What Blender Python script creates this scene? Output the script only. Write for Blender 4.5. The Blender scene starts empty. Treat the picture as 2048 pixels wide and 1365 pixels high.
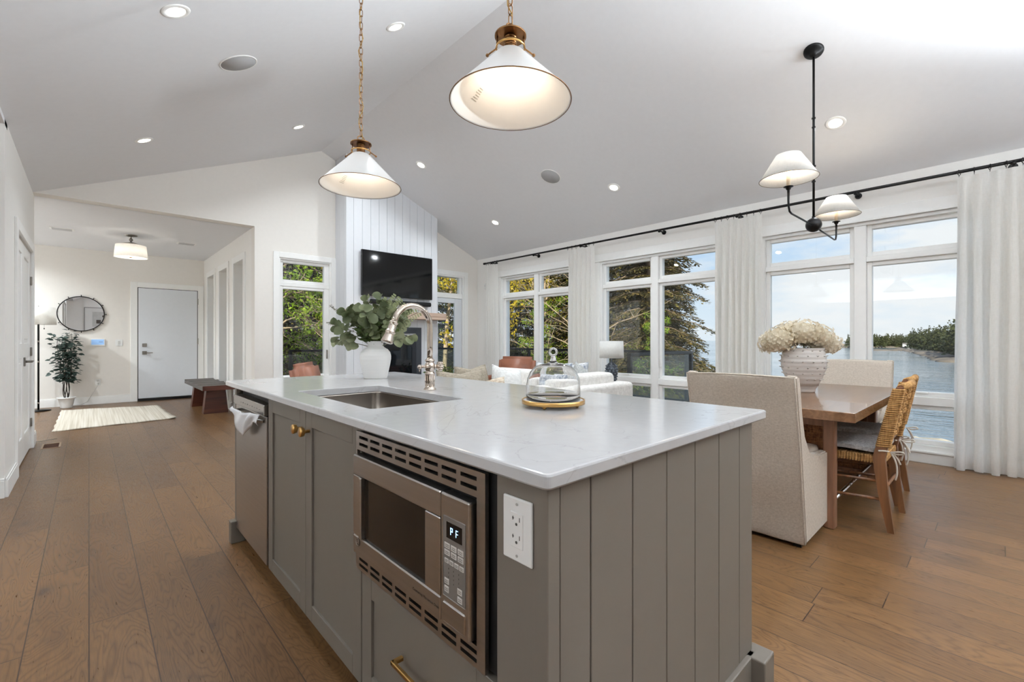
import bpy, bmesh, math, random
from mathutils import Vector, Matrix
random.seed(7)
PI = math.pi
SC = bpy.context.scene
C = SC.collection
# ------------------------------------------------------------------ camera
EYE = 1.15
HEAD = math.atan(846/908)
cam_d = bpy.data.cameras.new('camera'); cam = bpy.data.objects.new('camera', cam_d); C.objects.link(cam)
cam_d.sensor_width = 36; cam_d.lens = 36*908/2048; cam_d.shift_y = -0.0007
cam_d.clip_start = .03; cam_d.clip_end = 9000
cam.location = (0, 0, EYE); cam.rotation_euler = (PI/2, 0, -HEAD)
SC.camera = cam
SC.view_settings.view_transform = 'Standard'; SC.view_settings.look = 'None'
SC.view_settings.exposure = 0.0; SC.view_settings.gamma = 1
SC.view_settings.use_curve_mapping = False
try:
    SC.cycles.max_bounces = 14; SC.cycles.diffuse_bounces = 7; SC.cycles.glossy_bounces = 5
    SC.cycles.transmission_bounces = 10; SC.cycles.transparent_max_bounces = 24
    SC.cycles.sample_clamp_indirect = 6
    SC.cycles.use_denoising = True
except Exception: pass
# ------------------------------------------------------------------ sky
SKY = 1.0
w = bpy.data.worlds.new('world'); SC.world = w; w.use_nodes = True
nt = w.node_tree; nt.nodes.clear()
def nd(nt, t, **k):
    n = nt.nodes.new(t)
    for a, b in k.items(): setattr(n, a, b)
    return n
def ramp(nt, stops, fac=None, interp='LINEAR'):
    r = nd(nt, 'ShaderNodeValToRGB'); r.color_ramp.interpolation = interp
    e = r.color_ramp.elements
    while len(e) < len(stops): e.new(.5)
    for i, (p, c) in enumerate(stops):
        e[i].position = p; e[i].color = tuple(c)+(1,) if len(c) == 3 else c
    if fac is not None: nt.links.new(fac, r.inputs[0])
    return r
tc = nd(nt, 'ShaderNodeTexCoord'); sep = nd(nt, 'ShaderNodeSeparateXYZ')
nt.links.new(tc.outputs['Generated'], sep.inputs[0])
g = ramp(nt, [(0, (.80, .90, 1.0)), (.06, (.74, .87, 1.0)), (.22, (.50, .72, 1.0)), (.6, (.25, .47, .9))], sep.outputs[2])
mp = nd(nt, 'ShaderNodeMapping'); mp.inputs['Scale'].default_value = (1, 1, 3.2)
nt.links.new(tc.outputs['Generated'], mp.inputs[0])
nz = nd(nt, 'ShaderNodeTexNoise'); nz.inputs['Scale'].default_value = 3.4; nz.inputs['Detail'].default_value = 7; nz.inputs['Roughness'].default_value = .55
nt.links.new(mp.outputs[0], nz.inputs[0])
cr = ramp(nt, [(.44, (0, 0, 0)), (.62, (1, 1, 1))], nz.outputs[0])
mx = nd(nt, 'ShaderNodeMixRGB'); mx.inputs[2].default_value = (.95, .97, 1, 1)
nt.links.new(cr.outputs[0], mx.inputs[0]); nt.links.new(g.outputs[0], mx.inputs[1])
bg = nd(nt, 'ShaderNodeBackground'); bg.inputs[1].default_value = SKY
nt.links.new(mx.outputs[0], bg.inputs[0])
ow = nd(nt, 'ShaderNodeOutputWorld'); nt.links.new(bg.outputs[0], ow.inputs[0])
# ------------------------------------------------------------------ sun (behind the house)
sd = bpy.data.lights.new('sun', 'SUN'); sd.energy = 7.0; sd.angle = .009; sd.color = (1, .90, .74)
so = bpy.data.objects.new('sun', sd); C.objects.link(so)
so.rotation_euler = Vector((.80, .52, -.55)).to_track_quat('-Z', 'Y').to_euler()
POT = 7.5       # watts of one recessed downlight
# ------------------------------------------------------------------ helpers
class MB:
    def __init__(s): s.bm = bmesh.new()
    def _merge(s, b, M=None, smooth=None):
        if M is not None: bmesh.ops.transform(b, matrix=M, verts=b.verts)
        if smooth is not None:
            for f in b.faces: f.smooth = smooth
        me = bpy.data.meshes.new('t'); b.to_mesh(me); b.free(); s.bm.from_mesh(me); bpy.data.meshes.remove(me)
        return s
    def box(s, x0, x1, y0, y1, z0, z1, bev=0, seg=2, M=None):
        b = bmesh.new(); bmesh.ops.create_cube(b, size=1)
        bmesh.ops.transform(b, matrix=Matrix.Translation(((x0+x1)/2, (y0+y1)/2, (z0+z1)/2)) @ Matrix.Diagonal((abs(x1-x0), abs(y1-y0), abs(z1-z0), 1)), verts=b.verts)
        if bev: bmesh.ops.bevel(b, geom=list(b.edges), offset=bev, segments=seg, affect='EDGES', profile=.5)
        return s._merge(b, M)
    def cyl(s, p, q, r, r2=None, n=20, caps=True, smooth=True):
        p, q = Vector(p), Vector(q); d = q-p
        b = bmesh.new(); bmesh.ops.create_cone(b, cap_ends=caps, segments=n, radius1=r, radius2=r if r2 is None else r2, depth=d.length)
        for f in b.faces: f.smooth = smooth and len(f.verts) == 4
        return s._merge(b, Matrix.Translation((p+q)/2) @ d.to_track_quat('Z', 'Y').to_matrix().to_4x4())
    def sph(s, c, r, sc=(1, 1, 1), n=16, M=None):
        b = bmesh.new(); bmesh.ops.create_uvsphere(b, u_segments=n, v_segments=max(6, n*2//3), radius=r)
        MM = Matrix.Translation(c) @ Matrix.Diagonal((*sc, 1))
        return s._merge(b, MM if M is None else M @ MM, True)
    def lathe(s, prof, c=(0, 0, 0), n=40, M=None, smooth=True, wob=None):
        b = bmesh.new(); rings = []
        for r, z in prof:
            ring = []
            for i in range(n):
                a = 2*PI*i/n; rr = max(r, 1e-4)
                if wob: rr *= wob(a, z)
                ring.append(b.verts.new((rr*math.cos(a), rr*math.sin(a), z)))
            rings.append(ring)
        for k in range(len(rings)-1):
            for i in range(n):
                j = (i+1) % n; b.faces.new((rings[k][i], rings[k][j], rings[k+1][j], rings[k+1][i]))
        bmesh.ops.remove_doubles(b, verts=b.verts, dist=2e-4)
        MM = Matrix.Translation(c)
        return s._merge(b, MM if M is None else M @ MM, smooth)
    def tube(s, pts, r, n=10, closed=False, caps=True):
        pts = [Vector(p) for p in pts]; b = bmesh.new(); rings = []; N = len(pts)
        rr = r if isinstance(r, (list, tuple)) else [r]*N
        up = None
        for i, p in enumerate(pts):
            if closed: t = pts[(i+1) % N]-pts[i-1]
            else: t = pts[min(i+1, N-1)]-pts[max(i-1, 0)]
            t.normalize()
            if up is None:
                up = t.orthogonal().normalized()
            up = (up - t*up.dot(t)).normalized(); v = t.cross(up)
            rings.append([b.verts.new(p+(up*math.cos(2*PI*k/n)+v*math.sin(2*PI*k/n))*rr[i]) for k in range(n)])
        for k in range(N if closed else N-1):
            A, B = rings[k], rings[(k+1) % N]
            for i in range(n):
                j = (i+1) % n; b.faces.new((A[i], A[j], B[j], B[i]))
        if caps and not closed:
            b.faces.new(rings[0][::-1]); b.faces.new(rings[-1])
        for f in b.faces: f.smooth = len(f.verts) == 4
        return s._merge(b)
    def prism(s, poly, axis, a0, a1, bev=0, M=None):
        """extrude a 2-D outline along an axis: 'x' (y,z), 'y' (x,z), 'z' (x,y)"""
        b = bmesh.new()
        def P(u, v, a):
            return {'x': (a, u, v), 'y': (u, a, v), 'z': (u, v, a)}[axis]
        A = [b.verts.new(P(u, v, a0)) for u, v in poly]; B = [b.verts.new(P(u, v, a1)) for u, v in poly]
        n = len(poly); b.faces.new(A); b.faces.new(B[::-1])
        for i in range(n):
            j = (i+1) % n; b.faces.new((A[i], B[i], B[j], A[j]))
        bmesh.ops.recalc_face_normals(b, faces=b.faces)
        if bev: bmesh.ops.bevel(b, geom=[e for e in b.edges], offset=bev, segments=2, affect='EDGES')
        return s._merge(b, M)
    def quad(s, *v):
        vs = [s.bm.verts.new(p) for p in v]; s.bm.faces.new(vs); return s
    def build(s, name, mat, parent=None, world=True, smooth=None):
        me = bpy.data.meshes.new(name)
        if smooth is not None:
            for f in s.bm.faces: f.smooth = smooth
        s.bm.to_mesh(me); s.bm.free()
        if parent is not None and world:
            loc = Vector((0, 0, 0)); p = parent
            while p is not None: loc += p.location; p = p.parent
            me.transform(Matrix.Translation(-loc))
        o = bpy.data.objects.new(name, me); C.objects.link(o)
        if mat: me.materials.append(mat)
        if parent is not None: o.parent = parent
        return o
def tag(o, label=None, cat=None, group=None, kind=None):
    if label: o['label'] = label
    if cat: o['category'] = cat
    if group: o['group'] = group
    if kind: o['kind'] = kind
    return o
def thing(name, label, cat, loc=(0, 0, 0), group=None, rz=0):
    o = bpy.data.objects.new(name, None); C.objects.link(o); o.empty_display_size = .1
    o.location = loc; o.rotation_euler = (0, 0, rz)
    return tag(o, label, cat, group)
def struct(o, label=None, cat=None):
    return tag(o, label, cat, None, 'structure')
def copy_tree(o, parent=None, loc=None, rz=None, label=None):
    c = o.copy(); C.objects.link(c)
    if parent is not None: c.parent = parent
    if loc is not None: c.location = loc
    if rz is not None: c.rotation_euler = (0, 0, rz)
    if label: c['label'] = label
    for ch in list(o.children): copy_tree(ch, c)
    return c
def text(s, size, M, ext=.0004, bold=False):
    cu = bpy.data.curves.new('txt', 'FONT'); cu.body = s; cu.size = size; cu.extrude = ext
    cu.align_x = 'CENTER'; cu.align_y = 'CENTER'; cu.resolution_u = 3
    if bold: cu.offset = size*.02
    ob = bpy.data.objects.new('txt', cu); C.objects.link(ob)
    dg = bpy.context.evaluated_depsgraph_get(); dg.update()
    me = bpy.data.meshes.new_from_object(ob.evaluated_get(dg)); me.transform(M)
    bpy.data.objects.remove(ob); bpy.data.curves.remove(cu)
    m = MB(); m.bm.from_mesh(me); bpy.data.meshes.remove(me); return m
# ------------------------------------------------------------------ materials
def lin(c):
    return tuple((x/255/12.92 if x/255 <= .04045 else ((x/255+.055)/1.055)**2.4) for x in c)
def base(name):
    m = bpy.data.materials.new(name); m.use_nodes = True; return m, m.node_tree, m.node_tree.nodes['Principled BSDF']
def mat(name, col, rough=.5, metal=0, noise=.0, nscale=20, bump=0, bscale=60, stretch=(1, 1, 1), spec=.5, coat=0, emit=None, es=1, trans=0, ior=1.45, sheen=0, detail=4):
    m, nt, b = base(name); c = lin(col)
    b.inputs['Base Color'].default_value = (*c, 1); b.inputs['Roughness'].default_value = rough
    b.inputs['Metallic'].default_value = metal; b.inputs['Specular IOR Level'].default_value = spec
    b.inputs['Coat Weight'].default_value = coat; b.inputs['Transmission Weight'].default_value = trans; b.inputs['IOR'].default_value = ior
    b.inputs['Sheen Weight'].default_value = sheen
    if emit:
        b.inputs['Emission Color'].default_value = (*lin(emit), 1); b.inputs['Emission Strength'].default_value = es
    tcn = nd(nt, 'ShaderNodeTexCoord'); mpn = nd(nt, 'ShaderNodeMapping'); mpn.inputs['Scale'].default_value = stretch
    nt.links.new(tcn.outputs['Object'], mpn.inputs[0])
    n = nd(nt, 'ShaderNodeTexNoise'); n.inputs['Scale'].default_value = nscale; n.inputs['Detail'].default_value = detail
    nt.links.new(mpn.outputs[0], n.inputs[0])
    nv = max(noise, .012)
    r = ramp(nt, [(.25, [x*(1-nv) for x in c]), (.75, [min(1, x*(1+nv)) for x in c])], n.outputs[0])
    nt.links.new(r.outputs[0], b.inputs['Base Color'])
    if bump:
        n2 = nd(nt, 'ShaderNodeTexNoise'); n2.inputs['Scale'].default_value = bscale; n2.inputs['Detail'].default_value = 3
        nt.links.new(mpn.outputs[0], n2.inputs[0])
        bp = nd(nt, 'ShaderNodeBump'); bp.inputs['Strength'].default_value = bump; bp.inputs['Distance'].default_value = .01
        nt.links.new(n2.outputs[0], bp.inputs['Height']); nt.links.new(bp.outputs[0], b.inputs['Normal'])
    return m
def wood(name, dark, light, rough=.45, scale=6, axis='x', bump=.05, coat=0):
    m, nt, b = base(name)
    tcn = nd(nt, 'ShaderNodeTexCoord'); mpn = nd(nt, 'ShaderNodeMapping')
    st = {'x': (.9, 14, 14), 'y': (14, .9, 14), 'z': (14, 14, .9)}[axis]
    mpn.inputs['Scale'].default_value = st; nt.links.new(tcn.outputs['Object'], mpn.inputs[0])
    n = nd(nt, 'ShaderNodeTexNoise'); n.inputs['Scale'].default_value = scale*.35; n.inputs['Detail'].default_value = 8; n.inputs['Distortion'].default_value = .6
    nt.links.new(mpn.outputs[0], n.inputs[0])
    r = ramp(nt, [(.3, lin(dark)), (.7, lin(light))], n.outputs[0]); nt.links.new(r.outputs[0], b.inputs['Base Color'])
    b.inputs['Roughness'].default_value = rough; b.inputs['Coat Weight'].default_value = coat
    bp = nd(nt, 'ShaderNodeBump'); bp.inputs['Strength'].default_value = bump; bp.inputs['Distance'].default_value = .004
    nt.links.new(n.outputs[0], bp.inputs['Height']); nt.links.new(bp.outputs[0], b.inputs['Normal'])
    return m
def weave(name, c1, c2, scale=260, rough=.9, bump=.35, translucent=0, slub=.08):
    """fabric: crossing threads with slubs"""
    m, nt, b = base(name)
    tcn = nd(nt, 'ShaderNodeTexCoord')
    outs = []
    for st in ((scale, scale*.12, scale*.12), (scale*.12, scale, scale*.12), (scale*.12, scale*.12, scale)):
        mpn = nd(nt, 'ShaderNodeMapping'); mpn.inputs['Scale'].default_value = st
        nt.links.new(tcn.outputs['Object'], mpn.inputs[0])
        n = nd(nt, 'ShaderNodeTexNoise'); n.inputs['Scale'].default_value = 1; n.inputs['Detail'].default_value = 2
        nt.links.new(mpn.outputs[0], n.inputs[0]); outs.append(n.outputs[0])
    a = nd(nt, 'ShaderNodeMath', operation='ADD'); nt.links.new(outs[0], a.inputs[0]); nt.links.new(outs[1], a.inputs[1])
    a2 = nd(nt, 'ShaderNodeMath', operation='ADD'); nt.links.new(a.outputs[0], a2.inputs[0]); nt.links.new(outs[2], a2.inputs[1])
    a3 = nd(nt, 'ShaderNodeMath', operation='MULTIPLY'); nt.links.new(a2.outputs[0], a3.inputs[0]); a3.inputs[1].default_value = 1/3
    r = ramp(nt, [(.40, lin(c1)), (.60, lin(c2))], a3.outputs[0])
    nt.links.new(r.outputs[0], b.inputs['Base Color']); b.inputs['Roughness'].default_value = rough
    b.inputs['Specular IOR Level'].default_value = .2
    bp = nd(nt, 'ShaderNodeBump'); bp.inputs['Strength'].default_value = bump; bp.inputs['Distance'].default_value = .003
    nt.links.new(a3.outputs[0], bp.inputs['Height']); nt.links.new(bp.outputs[0], b.inputs['Normal'])
    if translucent:
        t = nd(nt, 'ShaderNodeBsdfTranslucent'); nt.links.new(r.outputs[0], t.inputs[0])
        ms = nd(nt, 'ShaderNodeMixShader'); ms.inputs[0].default_value = translucent
        nt.links.new(b.outputs[0], ms.inputs[1]); nt.links.new(t.outputs[0], ms.inputs[2])
        nt.links.new(ms.outputs[0], nt.nodes['Material Output'].inputs[0])
    return m
def leafmat(name, cols, tr=.35, rough=.5):
    m, nt, b = base(name)
    oi = nd(nt, 'ShaderNodeObjectInfo'); geo = nd(nt, 'ShaderNodeTexCoord')
    n = nd(nt, 'ShaderNodeTexNoise'); n.inputs['Scale'].default_value = 5; n.inputs['Detail'].default_value = 5
    nt.links.new(geo.outputs['Object'], n.inputs[0])
    k = len(cols); st = [(.28+.44*i/(k-1), lin(c)) for i, c in enumerate(cols)]
    r = ramp(nt, st, n.outputs[0]); nt.links.new(r.outputs[0], b.inputs['Base Color'])
    b.inputs['Roughness'].default_value = rough; b.inputs['Specular IOR Level'].default_value = .3
    t = nd(nt, 'ShaderNodeBsdfTranslucent'); nt.links.new(r.outputs[0], t.inputs[0])
    ms = nd(nt, 'ShaderNodeMixShader'); ms.inputs[0].default_value = tr
    nt.links.new(b.outputs[0], ms.inputs[1]); nt.links.new(t.outputs[0], ms.inputs[2])
    nt.links.new(ms.outputs[0], nt.nodes['Material Output'].inputs[0])
    return m
def pane_mat(name, tint=(.97, .985, .98), extra=.04):
    m = bpy.data.materials.new(name); m.use_nodes = True; nt = m.node_tree; nt.nodes.clear()
    lw = nd(nt, 'ShaderNodeLayerWeight'); lw.inputs[0].default_value = .5
    pw = nd(nt, 'ShaderNodeMath', operation='POWER'); nt.links.new(lw.outputs['Facing'], pw.inputs[0]); pw.inputs[1].default_value = 4.5
    fr = nd(nt, 'ShaderNodeMath', operation='MULTIPLY_ADD'); nt.links.new(pw.outputs[0], fr.inputs[0]); fr.inputs[1].default_value = .9; fr.inputs[2].default_value = .035
    tr = nd(nt, 'ShaderNodeBsdfTransparent'); tr.inputs[0].default_value = (*tint, 1)
    gl = nd(nt, 'ShaderNodeBsdfGlossy'); gl.inputs['Roughness'].default_value = .0
    ms = nd(nt, 'ShaderNodeMixShader'); nt.links.new(fr.outputs[0], ms.inputs[0]); nt.links.new(tr.outputs[0], ms.inputs[1]); nt.links.new(gl.outputs[0], ms.inputs[2])
    o = nd(nt, 'ShaderNodeOutputMaterial'); nt.links.new(ms.outputs[0], o.inputs[0]); return m
def floor_mat():
    m, nt, b = base('oak_planks')
    L = nt.links.new
    tcn = nd(nt, 'ShaderNodeTexCoord'); sp = nd(nt, 'ShaderNodeSeparateXYZ'); L(tcn.outputs['Object'], sp.inputs[0])
    cb = nd(nt, 'ShaderNodeCombineXYZ'); L(sp.outputs[1], cb.inputs[0]); L(sp.outputs[0], cb.inputs[1])
    br = nd(nt, 'ShaderNodeTexBrick'); br.offset = 0; br.squash = 1
    rw = nd(nt, 'ShaderNodeMath', operation='DIVIDE'); L(sp.outputs[0], rw.inputs[0]); rw.inputs[1].default_value = .178
    rf = nd(nt, 'ShaderNodeMath', operation='FLOOR'); L(rw.outputs[0], rf.inputs[0])
    wn_ = nd(nt, 'ShaderNodeTexWhiteNoise', noise_dimensions='1D'); L(rf.outputs[0], wn_.inputs['W'])
    of = nd(nt, 'ShaderNodeMath', operation='MULTIPLY_ADD'); L(wn_.outputs['Value'], of.inputs[0]); of.inputs[1].default_value = 9.0; L(sp.outputs[1], of.inputs[2])
    L(of.outputs[0], cb.inputs[0])
    L(cb.outputs[0], br.inputs['Vector'])
    br.inputs['Scale'].default_value = 1; br.inputs['Brick Width'].default_value = 1.55; br.inputs['Row Height'].default_value = .178
    br.inputs['Mortar Size'].default_value = .0022; br.inputs['Mortar Smooth'].default_value = .2
    br.inputs['Color1'].default_value = (0, 0, 0, 1); br.inputs['Color2'].default_value = (1, 1, 1, 1); br.inputs['Mortar'].default_value = (.5, .5, .5, 1)
    # offset of the grain for each plank
    mu = nd(nt, 'ShaderNodeMath', operation='MULTIPLY'); L(br.outputs[0], mu.inputs[0]); mu.inputs[1].default_value = 37.
    ad = nd(nt, 'ShaderNodeVectorMath', operation='ADD'); L(tcn.outputs['Object'], ad.inputs[0])
    cb2 = nd(nt, 'ShaderNodeCombineXYZ'); L(mu.outputs[0], cb2.inputs[0]); L(mu.outputs[0], cb2.inputs[1]); L(mu.outputs[0], cb2.inputs[2]); L(cb2.outputs[0], ad.inputs[1])
    def nz(scale, st, det=6, dist=0, rough=.55):
        mp = nd(nt, 'ShaderNodeMapping'); mp.inputs['Scale'].default_value = st; L(ad.outputs[0], mp.inputs[0])
        n = nd(nt, 'ShaderNodeTexNoise'); n.inputs['Scale'].default_value = scale; n.inputs['Detail'].default_value = det; n.inputs['Distortion'].default_value = dist; n.inputs['Roughness'].default_value = rough
        L(mp.outputs[0], n.inputs[0]); return n
    broad = nz(1.6, (2.6, .9, 1), 3, .5)
    # cathedral rings: contour lines of a soft field
    sc = nd(nt, 'ShaderNodeMath', operation='MULTIPLY'); L(nz(1.7, (3.6, .62, 1), 2.6, .9, .45).outputs[0], sc.inputs[0]); sc.inputs[1].default_value = 62
    fr = nd(nt, 'ShaderNodeMath', operation='PINGPONG'); L(sc.outputs[0], fr.inputs[0]); fr.inputs[1].default_value = 1
    fine = nz(9, (22, 1.6, 1), 6)
    knots = nd(nt, 'ShaderNodeTexVoronoi'); knots.inputs['Scale'].default_value = 2.1; knots.inputs['Randomness'].default_value = 1
    mpk = nd(nt, 'ShaderNodeMapping'); mpk.inputs['Scale'].default_value = (1.9, 1, 1)
    addn = nd(nt, 'ShaderNodeVectorMath', operation='ADD'); L(ad.outputs[0], mpk.inputs[0]); L(mpk.outputs[0], addn.inputs[0])
    wob = nz(7, (1, 1, 1), 3); ws = nd(nt, 'ShaderNodeVectorMath', operation='SCALE'); L(wob.outputs['Color'], ws.inputs[0]); ws.inputs['Scale'].default_value = .11; L(ws.outputs[0], addn.inputs[1])
    L(addn.outputs[0], knots.inputs[0])
    kr = ramp(nt, [(0, (1, 1, 1)), (.045, (.9, .9, .9)), (.09, (.38, .38, .38)), (.19, (.12, .12, .12)), (.30, (0, 0, 0))], knots.outputs['Distance'])
    base_r = ramp(nt, [(.0, lin((103, 75, 47))), (.5, lin((110, 81, 51))), (1, lin((119, 88, 56)))], br.outputs[0])
    m1 = nd(nt, 'ShaderNodeMixRGB', blend_type='MULTIPLY'); m1.inputs[0].default_value = .8; L(base_r.outputs[0], m1.inputs[1])
    L(ramp(nt, [(.3, (.78, .76, .76)), (.7, (1.12, 1.10, 1.06))], broad.outputs[0]).outputs[0], m1.inputs[2])
    m2 = nd(nt, 'ShaderNodeMixRGB', blend_type='MULTIPLY'); m2.inputs[0].default_value = .8; L(m1.outputs[0], m2.inputs[1])
    L(ramp(nt, [(0, (.62, .58, .54)), (.35, (.95, .95, .95)), (1, (1.10, 1.10, 1.10))], fr.outputs[0]).outputs[0], m2.inputs[2])
    m3 = nd(nt, 'ShaderNodeMixRGB', blend_type='MULTIPLY'); m3.inputs[0].default_value = .8; L(m2.outputs[0], m3.inputs[1])
    L(ramp(nt, [(.35, (.72, .70, .68)), (.6, (1.08, 1.08, 1.08))], fine.outputs[0]).outputs[0], m3.inputs[2])
    m4 = nd(nt, 'ShaderNodeMixRGB'); L(kr.outputs[0], m4.inputs[0]); L(m3.outputs[0], m4.inputs[1]); m4.inputs[2].default_value = (*lin((62, 44, 34)), 1)
    m5 = nd(nt, 'ShaderNodeMixRGB'); L(br.outputs['Fac'], m5.inputs[0]); L(m4.outputs[0], m5.inputs[1]); m5.inputs[2].default_value = (*lin((52, 36, 24)), 1)
    L(m5.outputs[0], b.inputs['Base Color'])
    rr = ramp(nt, [(.3, (.27,)*3), (.7, (.42,)*3)], fine.outputs[0]); L(rr.outputs[0], b.inputs['Roughness'])
    b.inputs['Specular IOR Level'].default_value = .42
    bp = nd(nt, 'ShaderNodeBump'); bp.inputs['Strength'].default_value = .25; bp.inputs['Distance'].default_value = .0015
    hs = nd(nt, 'ShaderNodeMath', operation='SUBTRACT'); L(fine.outputs[0], hs.inputs[0]); L(br.outputs['Fac'], hs.inputs[1])
    L(hs.outputs[0], bp.inputs['Height']); L(bp.outputs[0], b.inputs['Normal'])
    return m
def quartz_mat():
    m, nt, b = base('white_quartz'); L = nt.links.new
    tcn = nd(nt, 'ShaderNodeTexCoord')
    n = nd(nt, 'ShaderNodeTexNoise'); n.inputs['Scale'].default_value = 1.3; n.inputs['Detail'].default_value = 9; n.inputs['Distortion'].default_value = 1.2
    L(tcn.outputs['Object'], n.inputs[0])
    v = ramp(nt, [(.4965, lin((196, 196, 197))), (.5, lin((184, 183, 184))), (.5035, lin((196, 196, 197)))], n.outputs[0])
    n2 = nd(nt, 'ShaderNodeTexNoise'); n2.inputs['Scale'].default_value = 30; L(tcn.outputs['Object'], n2.inputs[0])
    mm = nd(nt, 'ShaderNodeMixRGB', blend_type='MULTIPLY'); mm.inputs[0].default_value = .5; L(v.outputs[0], mm.inputs[1])
    L(ramp(nt, [(.3, (.93, .93, .93)), (.7, (1, 1, 1))], n2.outputs[0]).outputs[0], mm.inputs[2]); L(mm.outputs[0], b.inputs['Base Color'])
    b.inputs['Roughness'].default_value = .12; b.inputs['Specular IOR Level'].default_value = .5
    return m
M_ = {}
def K(name, *a, **k):
    if name not in M_: M_[name] = mat(name, *a, **k)
    return M_[name]
WALL = mat('warm_white_paint', (242, 240, 236), .6, noise=.01, bump=.02, bscale=300)
WALLG = mat('greige_paint', (236, 232, 226), .6, noise=.01)
CEIL = mat('ceiling_paint', (232, 233, 236), .7, noise=.01)
TRIM = mat('white_trim_paint', (246, 246, 244), .35)
SHIP = mat('shiplap_paint', (218, 220, 224), .4)
DOORW = mat('door_white', (226, 230, 235), .35)
GAP = mat('joint_shadow_gap', (120, 122, 124), .8)
BLACK = mat('black_metal', (22, 21, 21), .38, .6)
BLACKP = mat('black_plastic', (14, 14, 15), .35)
NICK = mat('polished_nickel', (206, 194, 182), .09, 1.0)
SATN = mat('satin_nickel', (150, 145, 138), .3, 1.0)
BRASS = mat('satin_brass', (196, 156, 96), .28, 1.0, noise=.05)
ABR = mat('aged_brass', (122, 88, 56), .33, 1.0, noise=.25, nscale=30)
STEEL = mat('brushed_stainless', (178, 174, 170), .30, 1.0, noise=.06, nscale=3, stretch=(1, .15, 30), bump=.03, bscale=20)
SINKS = mat('sink_stainless', (150, 142, 134), .27, 1.0, noise=.05, nscale=40)
CAB = mat('taupe_cabinet_paint', (109, 102, 93), .45, noise=.015)
QUARTZ = quartz_mat()
FLOOR = floor_mat()
PANE = pane_mat('window_glass')
LINEN = weave('oatmeal_linen', (184, 172, 158), (208, 197, 184), 620, bump=.2)
LINENL = weave('light_linen', (196, 187, 174), (226, 219, 208), 300)
SOFAF = weave('white_boucle', (214, 211, 206), (240, 238, 234), 200, bump=.2)
CURT = weave('white_sheer_linen', (248, 247, 244), (254, 253, 251), 240, bump=.05, translucent=.58)
GREYC = weave('grey_cushion_fabric', (142, 140, 140), (200, 198, 196), 500)
RUGM = weave('ivory_jute', (188, 178, 160), (222, 214, 198), 90, bump=.6)
OAKT = wood('table_oak', (92, 64, 42), (134, 98, 70), .25, 6, 'x', coat=.35)
CHW = wood('chair_teak', (82, 50, 28), (126, 82, 48), .42, 6, 'z')
WALN = wood('dark_walnut', (58, 28, 18), (98, 50, 34), .35, 5, 'x')
BENT = wood('espresso_top', (50, 42, 38), (84, 74, 68), .35, 5, 'y')
MANT = wood('pale_oak_mantel', (170, 142, 124), (202, 178, 160), .55, 5, 'x')
ROPE = weave('woven_rush', (128, 92, 52), (186, 144, 92), 160, bump=.6)
LEATH = mat('brown_leather', (142, 92, 70), .42, noise=.2, nscale=6, bump=.12, bscale=30)
CERW = mat('matte_white_ceramic', (226, 225, 222), .55, noise=.02, bump=.15, bscale=14, stretch=(.2, .2, 9))
CERG = mat('glazed_grey_ceramic', (196, 190, 184), .22, noise=.05, nscale=10, stretch=(1, 1, 6))
BARK = mat('birch_bark', (150, 130, 108), .9, noise=.35, nscale=6, bump=.5, bscale=8)
BARKP = mat('pale_bark', (176, 158, 132), .9, noise=.3, nscale=6, bump=.5, bscale=8)

# ================================================================== SETTING
XW, YG, YE, XL, YR = 5.75, 7.20, 11.08, -.45, 4.95
EAVE, SL, RX, RZ = 2.77, .429, 2.65, 4.10
def roof_z(x): return RZ - SL*abs(x-RX)
def plane_wall(name, axis, a, t, lo, hi, z0, z1, holes, m, top=None):
    """wall with rectangular openings. axis 'x': wall at x=a..a+t spanning y lo..hi"""
    holes = sorted(holes)
    cuts = sorted(set([lo, hi]+[v for h in holes for v in h[:2]]+([RX] if top and lo < RX < hi else [])))
    b = MB()
    def pris(u0, u1, za, zb0, zb1):
        poly = [(u0, za), (u1, za), (u1, zb1), (u0, zb0)]
        if axis == 'x': b.prism(poly, 'x', a, a+t)
        else: b.prism(poly, 'y', a, a+t)
    T = top if top else (lambda u: z1)
    for u0, u1 in zip(cuts[:-1], cuts[1:]):
        mid = (u0+u1)/2; hs = sorted([h[2:] for h in holes if h[0] <= mid <= h[1]])
        z = z0
        for ha, hb in hs:
            if ha > z: pris(u0, u1, z, ha, ha)
            z = hb
        pris(u0, u1, z, T(u0), T(u1))
    o = b.build(name, m); return struct(o)
# floor
fl = MB().box(-4.2, XW+.2, -3.4, YE+.15, -.12, 0).build('floor', FLOOR); struct(fl)
# window wall: openings (y0,y1,z0,z1)
WINS = [(4.66, 6.47), (2.36, 4.18), (.05, 1.89)]
Z0, Z1 = .11, 2.35
plane_wall('wall_east', 'x', XW, .2, -3.4, YG, 0, roof_z(XW), [(a, b, Z0, Z1) for a, b in WINS], WALL)
# gable wall with left window, patio door and entry opening
plane_wall('wall_north', 'y', YG, .18, XL, XW+.2, 0, 4.1, [(2.04, 2.80, .55, 2.37), (4.66, 5.41, 0, 2.40), (XL, 1.72, 0, EAVE)], WALLG, top=lambda u: min(roof_z(u), 4.2))
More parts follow.
